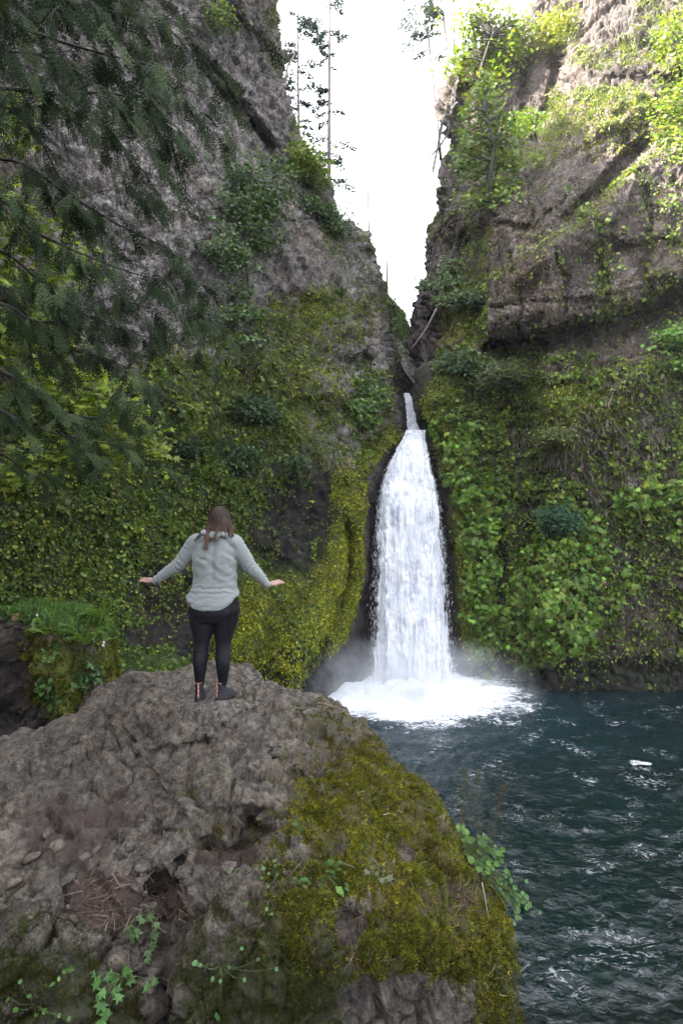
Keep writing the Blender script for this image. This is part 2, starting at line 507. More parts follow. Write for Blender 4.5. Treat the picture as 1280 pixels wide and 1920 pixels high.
def left_surface(px, py):
    d = L_DEPTH(px, py)
    shp = np.shape(px)
    # slanting crack and the buttress edge it leaves
    c = poly_dist(px, py, [(300, 60), (385, 135), (440, 205), (497, 280), (560, 390), (640, 520)])
    env = (1 - sstep(500, 560, px)) * sstep(330, 390, px)
    d = d + 1.1 * env * (1 - sstep(0, 24, np.abs(c + 8))) + .5 * env * sstep(-10, 10, c)
    # ledge bands that carry grass on the middle of the wall
    for ln, amp in (([(330, 700), (420, 640), (520, 665), (600, 690)], .5), ([(380, 900), (470, 770), (560, 770), (640, 840)], .45),
                    ([(500, 660), (600, 600), (665, 530)], .45), ([(520, 1010), (590, 890), (660, 780)], .3), ([(400, 330), (470, 300), (560, 450)], .3)):
        s = poly_dist(px, py, ln)
        d = d - amp * (1 - sstep(0, 90, np.abs(s))) * sstep(-14, 26, s)
    # mossy ridge that runs down beside the fall, with a groove on its outer side
    rid = [(757, 812), (722, 858), (686, 905), (660, 980), (645, 1060), (610, 1150), (560, 1240), (520, 1330)]
    s = np.abs(poly_dist(px, py, rid))
    d = d - 1.25 * (1 - sstep(0, 88, s)) * sstep(815, 900, py)
    gr = [(640, 1000), (640, 1080), (610, 1160), (570, 1240), (540, 1300)]
    s = np.abs(poly_dist(px, py, gr) + 14)
    d = d + 1.1 * (1 - sstep(0, 20, s))
    # rounded mossy dome behind the person
    r = np.hypot((px - 515) / 110, (py - 1190) / 120)
    d = d - .9 * np.sqrt(np.clip(1 - r * r, 0, 1))
    # recess behind the fall
    fl = sstep(-26, 18, px - FALL_L(py)) * sstep(812, 850, py)
    d = d + 1.2 * fl
    # overhung dark foot of the wall, undercut hollows
    for hx, hy, hr, ha in ((650, 690, 26, .7), (690, 680, 18, .5), (630, 770, 30, .5), (540, 455, 20, .5), (430, 55, 24, .5), (350, 1140, 70, .6), (560, 960, 60, .4)):
        r = np.hypot((px - hx) / (hr * 1.4), (py - hy) / hr)
        d = d + ha * np.exp(-r * r * 1.5)
    amp = 1 - .6 * blobs(px, py, [(515, 1180, 120, 130, 1), (640, 1100, 70, 200, 1)])
    return d, amp * (1 - .75 * fl)

def roughen(V, amp, noise=None):
    """Push a smooth face in and out along its own normals by the broken-rock relief."""
    N0 = grid_normals(V)
    if N0[..., 1].mean() > 0: N0 = -N0
    n = (noise or cliff_noise)(V.reshape(-1, 3)).reshape(amp.shape)
    return V + N0 * (n * amp)[..., None]

ZTOP = 39.5  # height of the unseen rim, shaped to keep sun off the right slab
def build_sheet(name, px, py, d, amp, extra_px, extra_py, extra_d, left_side, mat, maskf):
    """Cliff face grid plus rows of thickness running back behind its skyline."""
    if left_side:
        PX = np.concatenate([px, extra_px], 1); PY = np.concatenate([py, extra_py], 1); D = np.concatenate([d, extra_d], 1)
    else:
        PX = np.concatenate([extra_px, px], 1); PY = np.concatenate([extra_py, py], 1); D = np.concatenate([extra_d, d], 1)
    V = P(PX, PY, D)
    W = roughen(P(px, py, d), amp)
    k = px.shape[1]
    if left_side:
        V[:, k:] += (W[:, -1:] - V[:, k - 1:k]); V[:, :k] = W
    else:
        e_ = extra_px.shape[1]
        V[:, :e_] += (W[:, :1] - V[:, e_:e_ + 1]); V[:, e_:] = W
    zt = ZTOP + 2.0 * fbm(V.reshape(-1, 3) * np.array([1, 1, 0]), 3.0, 3, 55).reshape(D.shape)
    over = np.clip(V[..., 2] - zt, 0, None)                       # level rim, running back as a plateau
    y_old = V[..., 1].copy(); V[..., 2] -= over * .97; V[..., 1] += over * .8
    V[..., 0] = V[..., 0] * V[..., 1] / y_old + (-.5 if left_side else .5) * over
    if left_side:                                                 # unseen stretch of wall added past the viewer to shade the foreground
        wing = []
        for k, (wx, wy) in enumerate(((-9.5, -22), (-11, -14), (-12.2, -7), (-13, -2), (-13.4, 2), (-13.6, 5), (-13.5, 7.5), (-13.2, 9.2))):
            q = V[:, :1].copy(); q[:, 0, 0] = wx + q[:, 0, 0] * 0 ; q[:, 0, 1] = wy
            q = q - .8 * fbm(q.reshape(-1, 3), 2.5, 5, 57).reshape(q.shape[0], 1, 1) * np.array([-1, 0, 0])
            wing.append(q)
        V = np.concatenate(wing + [V], 1)
        PX = np.concatenate([np.repeat(PX[:, :1], 8, 1), PX], 1); PY = np.concatenate([np.repeat(PY[:, :1], 8, 1), PY], 1)
    Nn = grid_normals(V)
    if Nn[..., 1].mean() > 0: Nn = -Nn
    fc = grid_faces(*PX.shape)
    me = mk_mesh(name, V, fc, attrs=maskf(PX.ravel(), PY.ravel(), V.reshape(-1, 3), Nn.reshape(-1, 3)))
    o = link(name, me, mat)
    tag(o, kind='structure')
    return o, V, Nn, PX, PY

def back_rows(px_edge, py_edge, d_edge, sgn, steps=8):
    """Columns that run back from the skyline, hidden behind it."""
    k = np.array([.15, .5, 1, 1.6, 2.4, 3.4, 4.6, 6, 8, 10, 13, 17, 22, 28.0])[:steps]
    ex = px_edge[:, None] + sgn * (1.5 + 2.2 * k[None]) 
    ey = py_edge[:, None] + (2.0 * k[None]) * np.where(py_edge[:, None] < 960, 1, -.3)
    ed = d_edge[:, None] + k[None] * 1.1
    return ex, ey, ed

ry = rows_of(0, 0, 1320, -1100, 1560)
RL = boundary(SKY_L + [(775, 830), (775, 1600)])(ry)
RL = RL + 3.0 * fbm(np.stack([ry * 0, ry * 0, ry], -1), 22, 3, 5) * (ry < 790)
u = np.concatenate([np.linspace(0, 1, 36)[:-1] ** .8 * 700, 700 + np.linspace(0, 1, 230) * 700]) / 1400.0
left_edge = -700.0
PXl = np.where(u[None] < .5, left_edge + (0 - left_edge) * (u[None] / .5), (u[None] - .5) / .5 * RL[:, None])
PYl = np.repeat(ry[:, None], len(u), 1)
Dl, Al = left_surface(PXl, PYl)
# round the skyline over so that the face turns away
turn = np.clip((PXl - (RL[:, None] - 26)) / 26, 0, 1)
Dl = Dl + np.where(PYl < 815, 1.3 * turn ** 3, 0)
ex, ey, ed = back_rows(RL, ry, Dl[:, -1], -1)

STRIP = lambda Y: np.interp(Y, [820, 1040, 1140, 1200, 1260], [14, 18, 30, 56, 110])
def masks_left(X, Y, p, n):
    fm = fbm(p, 1.3, 5, 31); fb = fbm(p, 4.0, 3, 37)
    up = np.clip(n[:, 2], 0, 1)
    moss = sstep(560, 1000, Y) * .62 + .40 * up + .12 * fb + .10 * fm
    moss += blobs(X, Y, [(515, 1180, 150, 140, .9), (650, 1080, 70, 220, .9), (720, 850, 60, 60, .6), (560, 620, 120, 90, .35), (610, 590, 80, 60, .4), (500, 740, 140, 120, .35), (620, 520, 60, 40, .25), (60, 1000, 300, 260, .35)])
    moss -= blobs(X, Y, [(555, 965, 90, 105, .85), (612, 1150, 9, 60, .5), (575, 1235, 12, 40, .7), (330, 1150, 110, 120, .75), (690, 690, 60, 120, .7), (640, 800, 70, 110, .55), (420, 1090, 60, 110, .5)])  # moss kept off the groove, so bare colour stands in for its shade
    moss -= .35 * (1 - sstep(250, 560, Y))
    moss += .55 * sstep(.15, .6, fbm(p * np.array([1, 1, .6]), 2.2, 4, 33)) * (1 - sstep(500, 700, Y))
    gap = sstep(-12, 12, X - FALL_L(Y) + STRIP(Y)) * sstep(815, 850, Y)
    moss = moss * (1 - gap)
    yel = blobs(X, Y, [(640, 1080, 60, 240, .95), (515, 1190, 150, 120, .75), (720, 850, 60, 60, .9), (700, 880, 40, 60, .9), (540, 740, 120, 90, .45), (600, 600, 110, 70, .6), (400, 760, 90, 80, .4), (330, 680, 90, 60, .6)]) + .15 * fm
    pale = blobs(X, Y, [(330, 330, 220, 330, .8), (260, 420, 120, 150, 1.0), (690, 690, 80, 120, .7), (640, 830, 60, 80, .6), (370, 640, 60, 60, .5), (700, 520, 80, 160, .5)]) * (.6 + .6 * fb)
    pale = np.clip(pale, 0, 1)
    wet_shade = np.clip(gap + blobs(X, Y, [(330, 1150, 120, 130, 1.0), (550, 965, 100, 110, 1.1), (610, 1240, 150, 40, .9)]) + sstep(1230, 1280, Y) * .8, 0, 1)
    dirt = blobs(X, Y, [(450, 540, 150, 180, .25), (560, 330, 60, 140, .2)])
    return dict(moss=np.clip(moss, 0, 1.2), yel=np.clip(yel, 0, 1), pale=pale, wet_shade=wet_shade, dirt=dirt)

cliff_l, VL, NL, PXL, PYL = build_sheet('cliff', PXl, PYl, Dl, Al, ex, ey, ed, True, M_CLIFF_L, masks_left)

# ---- right cliff
R_DEPTH = TPS([(1900, -900, 30), (1900, 300, 23), (1900, 1000, 20), (1900, 1500, 20.5), (1280, 1270, 23.8), (1100, 1270, 24.0), (900, 1270, 24.2), (775, 1250, 25.0), (775, 900, 26.0), (870, 1000, 24.6), (860, 860, 24.8),
               (1000, 1000, 23.6), (1280, 950, 22.8), (1000, 760, 23.6), (1280, 700, 22.6), (850, 740, 25.2), (920, 560, 23.0), (1100, 500, 22.6), (1280, 450, 22.2), (920, 400, 23.8), (1050, 320, 24.5), (1280, 250, 23.6),
               (1280, 50, 27), (1280, -900, 34), (1120, 150, 27), (1060, 50, 31), (960, 60, 33), (960, 250, 29.5), (870, 200, 30), (820, 200, 31.5), (820, 320, 30.5), (860, 420, 28), (800, 480, 29.5), (800, 620, 29), (850, 620, 26.5),
               (780, 700, 28.5), (800, 790, 26.5), (1000, 1500, 23)])
LEDGE = [(905, 645), (960, 632), (1030, 618), (1100, 604), (1150, 590), (1172, 578), (1212, 572), (1235, 558), (1295, 540), (1500, 470), (1900, 330)]
DIAG = [(906, 524), (950, 500), (1000, 468), (1050, 436), (1090, 405), (1125, 380), (1160, 340), (1195, 300), (1240, 268), (1320, 215), (1900, -60)]
def right_surface(px, py):
    d = R_DEPTH(px, py)
    shp = np.shape(px)
    inx = sstep(898, 914, px + 4 * np.sin(py / 23.0))
    # gully: everything left of the big slab's edge lies further back
    d = d + 1.4 * (1 - inx) * sstep(395, 470, py) * (1 - sstep(600, 670, py)) * sstep(760, 880, px)
    # the slab hangs over the wall below
    s = poly_dist(px, py, LEDGE)
    d = d + 1.5 * inx * sstep(-3, 7, s) * (1 - sstep(10, 75, s))
    d = d - .45 * inx * (1 - sstep(0, 60, np.abs(s + 40)))
    # upper block stands back, its foot undercut
    s = poly_dist(px, py, DIAG)
    up_env = inx * sstep(330, 350, py + 0 * px + 200)
    d = d + up_env * (1 - sstep(-10, 10, s)) * .75 * (1 - sstep(60, 260, -s)) * sstep(905, 930, px)
    d = d - .30 * up_env * (1 - sstep(0, 40, np.abs(s - 26)))
    und = (1 - sstep(0, 20, np.abs(s + 16))) * sstep(1030, 1090, px) * (1 - sstep(1190, 1235, px))
    d = d + 1.0 * und
    for ln, amp_, w in (([(955, 480), (980, 560), (972, 622)], .30, 7), ([(1040, 470), (1062, 540), (1052, 605)], .28, 6), ([(1200, 320), (1218, 420), (1206, 520), (1230, 560)], .34, 7), ([(925, 420), (1000, 428), (1060, 372)], .30, 7), ([(1150, 470), (1240, 445), (1300, 470)], .28, 6), ([(985, 330), (1000, 400), (975, 460)], .3, 7), ([(1160, 240), (1190, 280)], .4, 8), ([(915, 580), (1010, 565), (1110, 560)], .22, 6), ([(830, 440), (850, 520), (840, 600)], .35, 8)):
        q_ = np.abs(poly_dist(px, py, ln) + 3 * np.sin(py / 9.0) + 2 * np.sin(px / 6.0))
        d = d + amp_ * (1 - sstep(0, w, q_)) - .10 * sstep(0, 40, poly_dist(px, py, ln)) * (1 - sstep(40, 90, np.abs(poly_dist(px, py, ln))))
    # vertical crack through the slab
    s = np.abs(poly_dist(px, py, [(1115, 405), (1122, 470), (1135, 540), (1142, 600)]))
    d = d + .45 * (1 - sstep(0, 9, s))
    # grassy ramp rising to the right, block edges above it
    s = poly_dist(px, py, [(930, 330), (1000, 290), (1060, 250), (1130, 200), (1200, 130), (1290, 60)])
    d = d - .9 * (1 - sstep(0, 120, np.abs(s))) * sstep(-10, 60, s) * sstep(930, 990, px)
    s = poly_dist(px, py, [(1030, -60), (1060, 70), (1040, 200), (1010, 300)])
    d = d - 1.2 * (1 - sstep(-14, 10, s)) * sstep(1000, 1030, px) * 1.0
    for ln, amp, w in (([(975, 60), (985, 120), (980, 210)], .9, 16), ([(1035, 60), (1040, 150), (1020, 220)], .9, 14), ([(880, 140), (865, 220), (850, 300), (862, 360)], .9, 20), ([(870, 440), (862, 500)], .8, 14),
                       ([(802, 600), (806, 640), (812, 700)], .9, 12), ([(910, 395), (907, 520), (905, 640)], .5, 12), ([(940, 1000), (938, 1120), (946, 1250)], .8, 10), ([(1090, 950), (1085, 1100), (1100, 1260)], .35, 22)):
        s = np.abs(poly_dist(px, py, ln))
        d = d + amp * (1 - sstep(0, w, s))
    # rounded mossy shoulder near the slot and small ledges on the green wall
    for hx, hy, rx, ry_, ha in ((850, 590, 45, 60, 1.2), (830, 760, 34, 60, .7), (790, 700, 16, 40, .7), (905, 700, 80, 50, .5), (1090, 770, 120, 60, .7), (1050, 830, 60, 40, .5), (1190, 700, 90, 50, .6), (880, 900, 50, 120, .5), (910, 1080, 50, 160, .5), (1030, 1110, 70, 130, .5), (820, 210, 30, 70, .6), (830, 330, 30, 50, .5)):
        r = np.hypot((px - hx) / rx, (py - hy) / ry_)
        d = d - ha * np.exp(-r * r * 1.2)
    # recess behind the fall
    fl = sstep(-18, 30, FALL_R(py) - px) * sstep(812, 850, py)
    d = d + 1.1 * fl
    # undercut dark foot
    d = d + .5 * sstep(1225, 1260, py) * (1 - fl)
    amp = 1 - .5 * blobs(px, py, [(1000, 450, 150, 240, 1), (1180, 440, 170, 160, 1), (850, 980, 30, 200, 1)])
    return d, amp * (1 - .75 * fl)

LR = boundary(SKY_R + [(775, 830), (775, 1600)])(ry)
LR = LR + 4.0 * fbm(np.stack([ry * 0, ry * 0 + 9, ry], -1), 26, 3, 8) * (ry < 790)
u2 = np.concatenate([np.linspace(0, 1, 230) * 700, 700 + np.linspace(0, 1, 36)[1:] ** 1.25 * 620])
PXr = np.where(u2[None] <= 700, LR[:, None] + (1285 - LR[:, None]) * (np.minimum(u2[None], 700) / 700), 1285 + (u2[None] - 700))
PYr = np.repeat(ry[:, None], len(u2), 1)
Dr, Ar = right_surface(PXr, PYr)
turn = np.clip(((LR[:, None] + 24) - PXr) / 24, 0, 1)
Dr = Dr + np.where(PYr < 815, 1.3 * turn ** 3, 0)
ex, ey, ed = back_rows(LR, ry, Dr[:, 0], 1)
ex, ey, ed = ex[:, ::-1], ey[:, ::-1], ed[:, ::-1]

def masks_right(X, Y, p, n):
    fm = fbm(p, 1.2, 5, 41); fb = fbm(p, 3.6, 3, 47)
    up = np.clip(n[:, 2], 0, 1)
    moss = sstep(610, 760, Y) * .50 + .30 * sstep(.3, .9, up) + .12 * fb + .16 * fm + .02
    moss += blobs(X, Y, [(1130, 200, 150, 70, .22), (1040, 250, 40, 80, .3), (1250, 60, 120, 130, .15), (855, 590, 50, 70, .45), (885, 560, 26, 110, .5), (1080, 770, 110, 50, .5), (850, 1000, 24, 230, .8), (1100, 420, 26, 30, .3), (830, 760, 40, 60, .35), (1130, 70, 200, 120, .12)])
    moss += .45 * (1 - sstep(0, 12, np.abs(poly_dist(X, Y, DIAG) - 8))) * (X > 905)
    moss -= blobs(X, Y, [(1150, 830, 90, 110, .55), (1180, 740, 60, 60, .35), (1000, 830, 60, 50, .4), (1200, 1130, 130, 110, .2), (850, 480, 60, 120, .2)])
    gap = sstep(-6, 26, FALL_R(Y) + 22 - X) * sstep(815, 850, Y)
    moss = moss * (1 - gap)
    yel = .62 * (Y < 660) + blobs(X, Y, [(850, 1000, 26, 240, .8), (1090, 760, 100, 50, .7), (860, 600, 40, 60, .6), (1150, 220, 160, 110, .5), (900, 1000, 40, 60, .4)]) + .25 * fm
    pale = np.clip(blobs(X, Y, [(1150, 850, 100, 120, .7), (1000, 840, 70, 60, .5), (960, 600, 80, 50, .6), (1230, 330, 120, 90, .3), (840, 500, 60, 110, .4), (1150, 550, 140, 60, .4), (960, 430, 50, 80, .4)]), 0, 1)
    wet_shade = np.clip(gap + sstep(1215, 1255, Y) * .85 + blobs(X, Y, [(940, 1150, 16, 140, .6), (855, 230, 24, 100, .55), (795, 700, 26, 60, .5)]) + .5 * (1 - sstep(0, 30, np.abs(poly_dist(X, Y, LEDGE) - 22))) * (X > 900), 0, 1)  # wet foot and fall edge, plus painted shade in cracks and under the overhang
    dirt = np.clip(.30 * blobs(X, Y, [(1050, 480, 200, 160, 1), (1200, 480, 140, 140, 1), (960, 170, 60, 120, .8)]), 0, 1)
    return dict(moss=np.clip(moss, 0, 1.2), yel=np.clip(yel, 0, 1), pale=pale, wet_shade=wet_shade, dirt=dirt)
cliff_r, VR, NR, PXR, PYR = build_sheet('cliff', PXr, PYr, Dr, Ar, ex, ey, ed, False, M_CLIFF_R, masks_right)

# ---- far cliff inside the slot
fy = np.arange(520, 850, 3.0); fx = np.arange(690, 815, 2.5)
FX, FY = np.meshgrid(fx, fy)
top = np.interp(fx, [690, 712, 722, 735, 748, 758, 766, 773, 780, 815], [520, 540, 547, 560, 578, 592, 610, 628, 650, 700])
FYY = top[None] + (FY - 520) / (850 - 520) * (850 - top[None])
FD = 36 + (FX - 690) * .05 + 0 * FY
FD = FD - 1.2 * (1 - sstep(0, 24, np.abs(poly_dist(FX, FYY, [(720, 550), (730, 620), (738, 700)]) + 6)))
FD = FD - cliff_noise(P(FX, FYY, FD).reshape(-1, 3)).reshape(FX.shape)
bk = np.array([30., 20, 12, 7, 4, 2, 1, .4])
FXX = np.concatenate([np.repeat(FX[:1], 8, 0) - 1.5 * bk[:, None], FX]); FYZ = np.concatenate([np.repeat(FYY[:1], 8, 0) + 2 + 1.2 * bk[:, None], FYY]); FDD = np.concatenate([FD[:1] + bk[:, None], FD])
vfar = P(FXX, FYZ, FDD); nfar = grid_normals(vfar)
if nfar[..., 1].mean() > 0: nfar = -nfar
X, Y, pf = FXX.ravel(), FYZ.ravel(), vfar.reshape(-1, 3)
fm = fbm(pf, 1.5, 4, 61)
far = link('cliff', mk_mesh('cliff', vfar, grid_faces(*FXX.shape), attrs=dict(moss=np.clip(blobs(X, Y, [(725, 575, 22, 60, .7), (750, 590, 26, 40, .8)]) + .15 * fm + .1, 0, 1), yel=.3 + 0 * X, pale=.5 + 0 * X, wet_shade=0 * Y, dirt=0 * X)), M_CLIFF_L)
tag(far, kind='structure')
# ================================================================== POOL
def build_pool():
    xs = np.concatenate([np.linspace(-22, -1, 60)[:-1], np.linspace(-1, 14, 255), np.linspace(14, 26, 40)[1:]])
    ys = np.concatenate([np.linspace(1.5, 6.5, 30)[:-1], 6.5 + (np.linspace(0, 1, 300) ** 1.15) * 20.5])
    Xg, Yg = np.meshgrid(xs, ys)
    p = np.stack([Xg, Yg, 0 * Xg], -1).reshape(-1, 3)
    fx, fy = 2.6, 22.9
    r = np.hypot((p[:, 0] - fx) / 1.25, p[:, 1] - fy)
    near = np.exp(-r / 5.0)
    z = np.zeros(len(p))
    # waves that travel out from the plunge, broken up by chop from several directions
    wob = 1.6 * fbm(p, 2.2, 3, 71)
    z += (.015 + .04 * near) * np.sin(r * 4.2 + wob * 3.0)
    for k, (ang, lam, a) in enumerate(((250, 1.7, .045), (292, 1.15, .034), (325, .8, .024), (222, .55, .018), (275, .40, .012), (305, .30, .009))):
        d = np.array([math.cos(math.radians(ang)), math.sin(math.radians(ang))])
        ph = (p[:, :2] @ d) / lam * 2 * np.pi + 3.4 * fbm(p, lam * 1.8, 3, 80 + k)
        s = np.sin(ph)
        env = .55 + .9 * fbm(p, lam * 3.2, 2, 90 + k)
        z += a * .55 * np.clip(env, 0.05, 2) * (1 - np.abs(s)) * 1.25
    rt = math.radians(-28); q = np.stack([p[:, 0] * math.cos(rt) - p[:, 1] * math.sin(rt), (p[:, 0] * math.sin(rt) + p[:, 1] * math.cos(rt)) * 2.3, 0 * p[:, 0]], -1)
    z += .062 * (1 - np.abs(fbm(q, 1.5, 4, 99, .55))) ** 2 + .024 * (1 - np.abs(fbm(q + 31, .5, 3, 98, .6))) ** 2 + .02 * fbm(p, .25, 2, 97)
    z += .35 * near ** 2 * fbm(p, .6, 4, 75) + .45 * np.exp(-(r / 2.0) ** 2)
    p[:, 2] = z - .12
    fo = np.exp(-(r / 2.7) ** 2) * 1.1 + .50 * np.exp(-(r / 4.6) ** 2) + .26 * np.exp(-r / 6)
    fo = fo + .40 * fbm(p * np.array([.45, 1.6, 1]), .9, 5, 73, .6) - .12
    fl = blobs(p[:, 0], p[:, 1], [(8.6, 16.4, .45, .22, .55), (7.3, 12.6, .5, .18, .35), (9.4, 19.5, .5, .3, .4), (5.6, 19.6, .9, .4, .45)])
    fo = np.maximum(fo, fl)
    shoal = blobs(p[:, 0], p[:, 1], [(2.6, 7.0, 2.0, 1.3, .8), (5.0, 8.0, 1.6, .9, .5)])
    me = mk_mesh('pool', p, grid_faces(*Xg.shape), attrs=dict(foam=np.clip(fo, 0, 1.3), shoal=shoal, aer=np.exp(-(r / 6.0) ** 2)))
    m, nt, out = mat_new('pool_water'); b = NB(nt)
    pos = b.pos()
    deep = b.ramp(b.noise(pos, .35, 3, .5), [(.35, (.0005, .0042, .0042)), (.65, (.0008, .0068, .0064))])
    aer = b.mix(b.attr('aer'), deep, (.010, .024, .032))
    bed = b.ramp(b.noise(pos, 1.7, 5, .6, .5), [(.35, (.002, .003, .003)), (.55, (.005, .0045, .0035)), (.75, (.013, .010, .006))])
    colr = b.mix(b.attr('shoal'), aer, bed)
    fn = b.noise(b.scaled(pos, (1.0, 2.2, 1)), 4.5, 7, .75, .8)
    ff = b.ramp(b.math('ADD', b.attr('foam'), b.math('MULTIPLY', b.math('SUBTRACT', fn, .5), 1.5)), [(.44, 0.0), (.78, 1.0)])
    # thin white lines: drifting bubbles, and sky reflections painted in with them
    rp = b.n('ShaderNodeMapping'); b.set(rp.inputs[0], pos); rp.inputs['Rotation'].default_value = (0, 0, math.radians(28)); rp.inputs['Scale'].default_value = (.8, 3.0, 1)
    ln = b.math('ABSOLUTE', b.math('SUBTRACT', b.noise(rp.outputs[0], 1.3, 6, .62, 1.2), .5))
    lf = b.math('MULTIPLY', b.ramp(ln, [(.0, 1.0), (.012, .6), (.03, 0.0)]), b.ramp(b.noise(pos, .8, 3, .6), [(.52, 0.0), (.64, 1.0)]))
    ff = b.math('MAXIMUM', ff, b.math('MULTIPLY', b.math('MULTIPLY', lf, b.ramp(b.noise(pos, 9, 4, .7), [(.46, 0.0), (.58, 1.0)])), .45))
    bs = b.n('ShaderNodeBsdfPrincipled')
    b.set(bs.inputs['Base Color'], b.mix(ff, colr, (.72, .74, .77)))
    b.set(bs.inputs['Roughness'], b.math('ADD', .06, b.math('MULTIPLY', ff, .6)))
    bs.inputs['IOR'].default_value = 1.33
    bs.inputs['Specular IOR Level'].default_value = 0.75
    h = b.math('ADD', b.noise(b.scaled(pos, (1, 1.5, 1)), 6, 4, .6, .8), b.math('MULTIPLY', b.noise(pos, 20, 2, .5, .3), .2))
    b.set(bs.inputs['Normal'], b.bump(h, .55, .07))
    nt.links.new(bs.outputs[0], out.inputs[0])
    return tag(link('pool_water', me, m), kind='structure')
build_pool()

# ================================================================== WATERFALL
def fall_material():
    m, nt, out = mat_new('falling_water'); b = NB(nt)
    pos = b.pos()
    st = b.noise(b.scaled(pos, (3.2, 3.2, .16)), 2.4, 6, .65, .5)
    fi = b.noise(b.scaled(pos, (3, 3, .45)), 6.0, 5, .7, .5)
    cl = b.noise(b.scaled(pos, (1, 1, .6)), 1.6, 6, .65, .4)
    body = b.math('ADD', b.math('MULTIPLY', st, .75), b.math('MULTIPLY', fi, .25))
    col = b.ramp(b.math('ADD', b.math('MULTIPLY', body, .6), b.math('MULTIPLY', cl, .4)), [(.36, (.30, .33, .42)), (.46, (.56, .58, .65)), (.56, (.78, .79, .82))])  # blue-grey valleys: shading between the streaks put into the colour
    a = b.ramp(b.math('ADD', b.attr('dens'), b.math('MULTIPLY', b.math('SUBTRACT', body, .5), 1.9)), [(.28, 0.0), (.62, 1.0)])
    bs = b.n('ShaderNodeBsdfPrincipled'); b.set(bs.inputs['Base Color'], col)
    bs.inputs['Roughness'].default_value = .7; bs.inputs['Specular IOR Level'].default_value = .2
    b.set(bs.inputs['Normal'], b.bump(b.math('ADD', body, cl), .6, .25))
    tl = b.n('ShaderNodeBsdfTranslucent'); b.set(tl.inputs[0], col)
    mx = b.n('ShaderNodeMixShader'); mx.inputs[0].default_value = .35
    nt.links.new(bs.outputs[0], mx.inputs[1]); nt.links.new(tl.outputs[0], mx.inputs[2])
    tp = b.n('ShaderNodeBsdfTransparent')
    m2 = b.n('ShaderNodeMixShader'); b.set(m2.inputs[0], a)
    nt.links.new(tp.outputs[0], m2.inputs[1]); nt.links.new(mx.outputs[0], m2.inputs[2])
    nt.links.new(m2.outputs[0], out.inputs[0])
    return m
M_FALL = fall_material()
FD_LINE = ([805, 830, 870, 950, 1100, 1300], [26.6, 25.6, 24.9, 24.3, 23.9, 23.5])
def fall_sheet(name, py, xl, xr, dline, bulge, dens_edge, seed, grow=0.0, parent=None, nose=.10):
    s = np.linspace(-1, 1, 90)
    L, R = xl - grow, xr + grow
    jl = 3.5 * fbm(np.stack([py * .02, py * 0, py * 0 + seed], -1), .35, 4, seed + 9)
    L, R = L + jl, R + 3.5 * fbm(np.stack([py * .02, py * 0 + 5, py * 0 + seed], -1), .35, 4, seed + 19)
    PXf = (L + R)[:, None] / 2 + (R - L)[:, None] / 2 * s[None]
    PYf = np.repeat(py[:, None], 90, 1)
    D = np.interp(PYf, *dline) - bulge * np.sqrt(np.clip(1 - s[None] ** 2, 0, 1)) * np.clip((py[:, None] - py[0]) / 120, .25, 1)
    p = P(PXf, PYf, D).reshape(-1, 3)
    n = nose * fbm(p * np.array([1, 1, .22]), .45, 5, seed, .6) + nose * 1.1 * fbm(p * np.array([1, 1, .7]), .9, 5, seed + 5, .6)
    D = D - n.reshape(D.shape)
    dens = (1 - sstep(dens_edge, 1.0, np.abs(s) ** 1.0))[None] * np.ones((len(py), 1))
    return link(name, mk_mesh(name, P(PXf, PYf, D), grid_faces(*D.shape), attrs=dict(dens=dens)), M_FALL, parent)
fpy = np.linspace(806, 1306, 210)
xl = np.interp(fpy, [806, 815, 830, 860, 890, 930, 1000, 1100, 1200, 1306], [763, 760, 749, 732, 719, 710, 704, 702, 700, 692])
xr = np.interp(fpy, [806, 815, 845, 870, 900, 950, 1000, 1100, 1200, 1306], [795, 796, 801, 808, 816, 825, 831, 838, 844, 856])
base = P(770, 1285, 23.5)
wf = thing('waterfall', (float(base[0]), float(base[1]), 0.0), 'tall white waterfall plunging out of the narrow slot into the pool', 'waterfall')
flare = 5 * sstep(1120, 1300, fpy)
fall_sheet('main_drop', fpy, xl - 4 - flare, xr + 5 + flare, FD_LINE, .45, .66, 201, 0, wf)
fall_sheet('outer_veil', fpy, xl, xr, (FD_LINE[0], [v - .22 for v in FD_LINE[1]]),   .42, .35, 231, 3.0, wf, .14)
upy = np.linspace(737, 818, 50)
fall_sheet('upper_drop', upy, np.interp(upy, [737, 760, 790, 818], [757, 759, 762, 764]), np.interp(upy, [737, 750, 790, 818], [768, 773, 782, 792]),
           ([737, 818], [29.6, 27.4]), .35, .7, 251, 0, wf, .06)
# the rock the upper drop slides over and the stream above it
sx, sy = np.meshgrid(np.linspace(738, 806, 40), np.linspace(736, 840, 50))
lipd = np.interp(sy, [736, 818, 840], [30.4, 28.2, 27.4]) - .5 * cliff_noise(P(sx, sy, 29).reshape(-1, 3)).reshape(sx.shape)
lipd = lipd - .02 * np.abs(sx - 771)
tag(link('cliff', mk_mesh('cliff', P(sx, sy, lipd), grid_faces(*sx.shape), attrs=dict(moss=0 * sx, yel=0 * sx, pale=0 * sx, wet_shade=.9 + 0 * sx, dirt=0 * sx)), M_CLIFF_R), kind='structure')

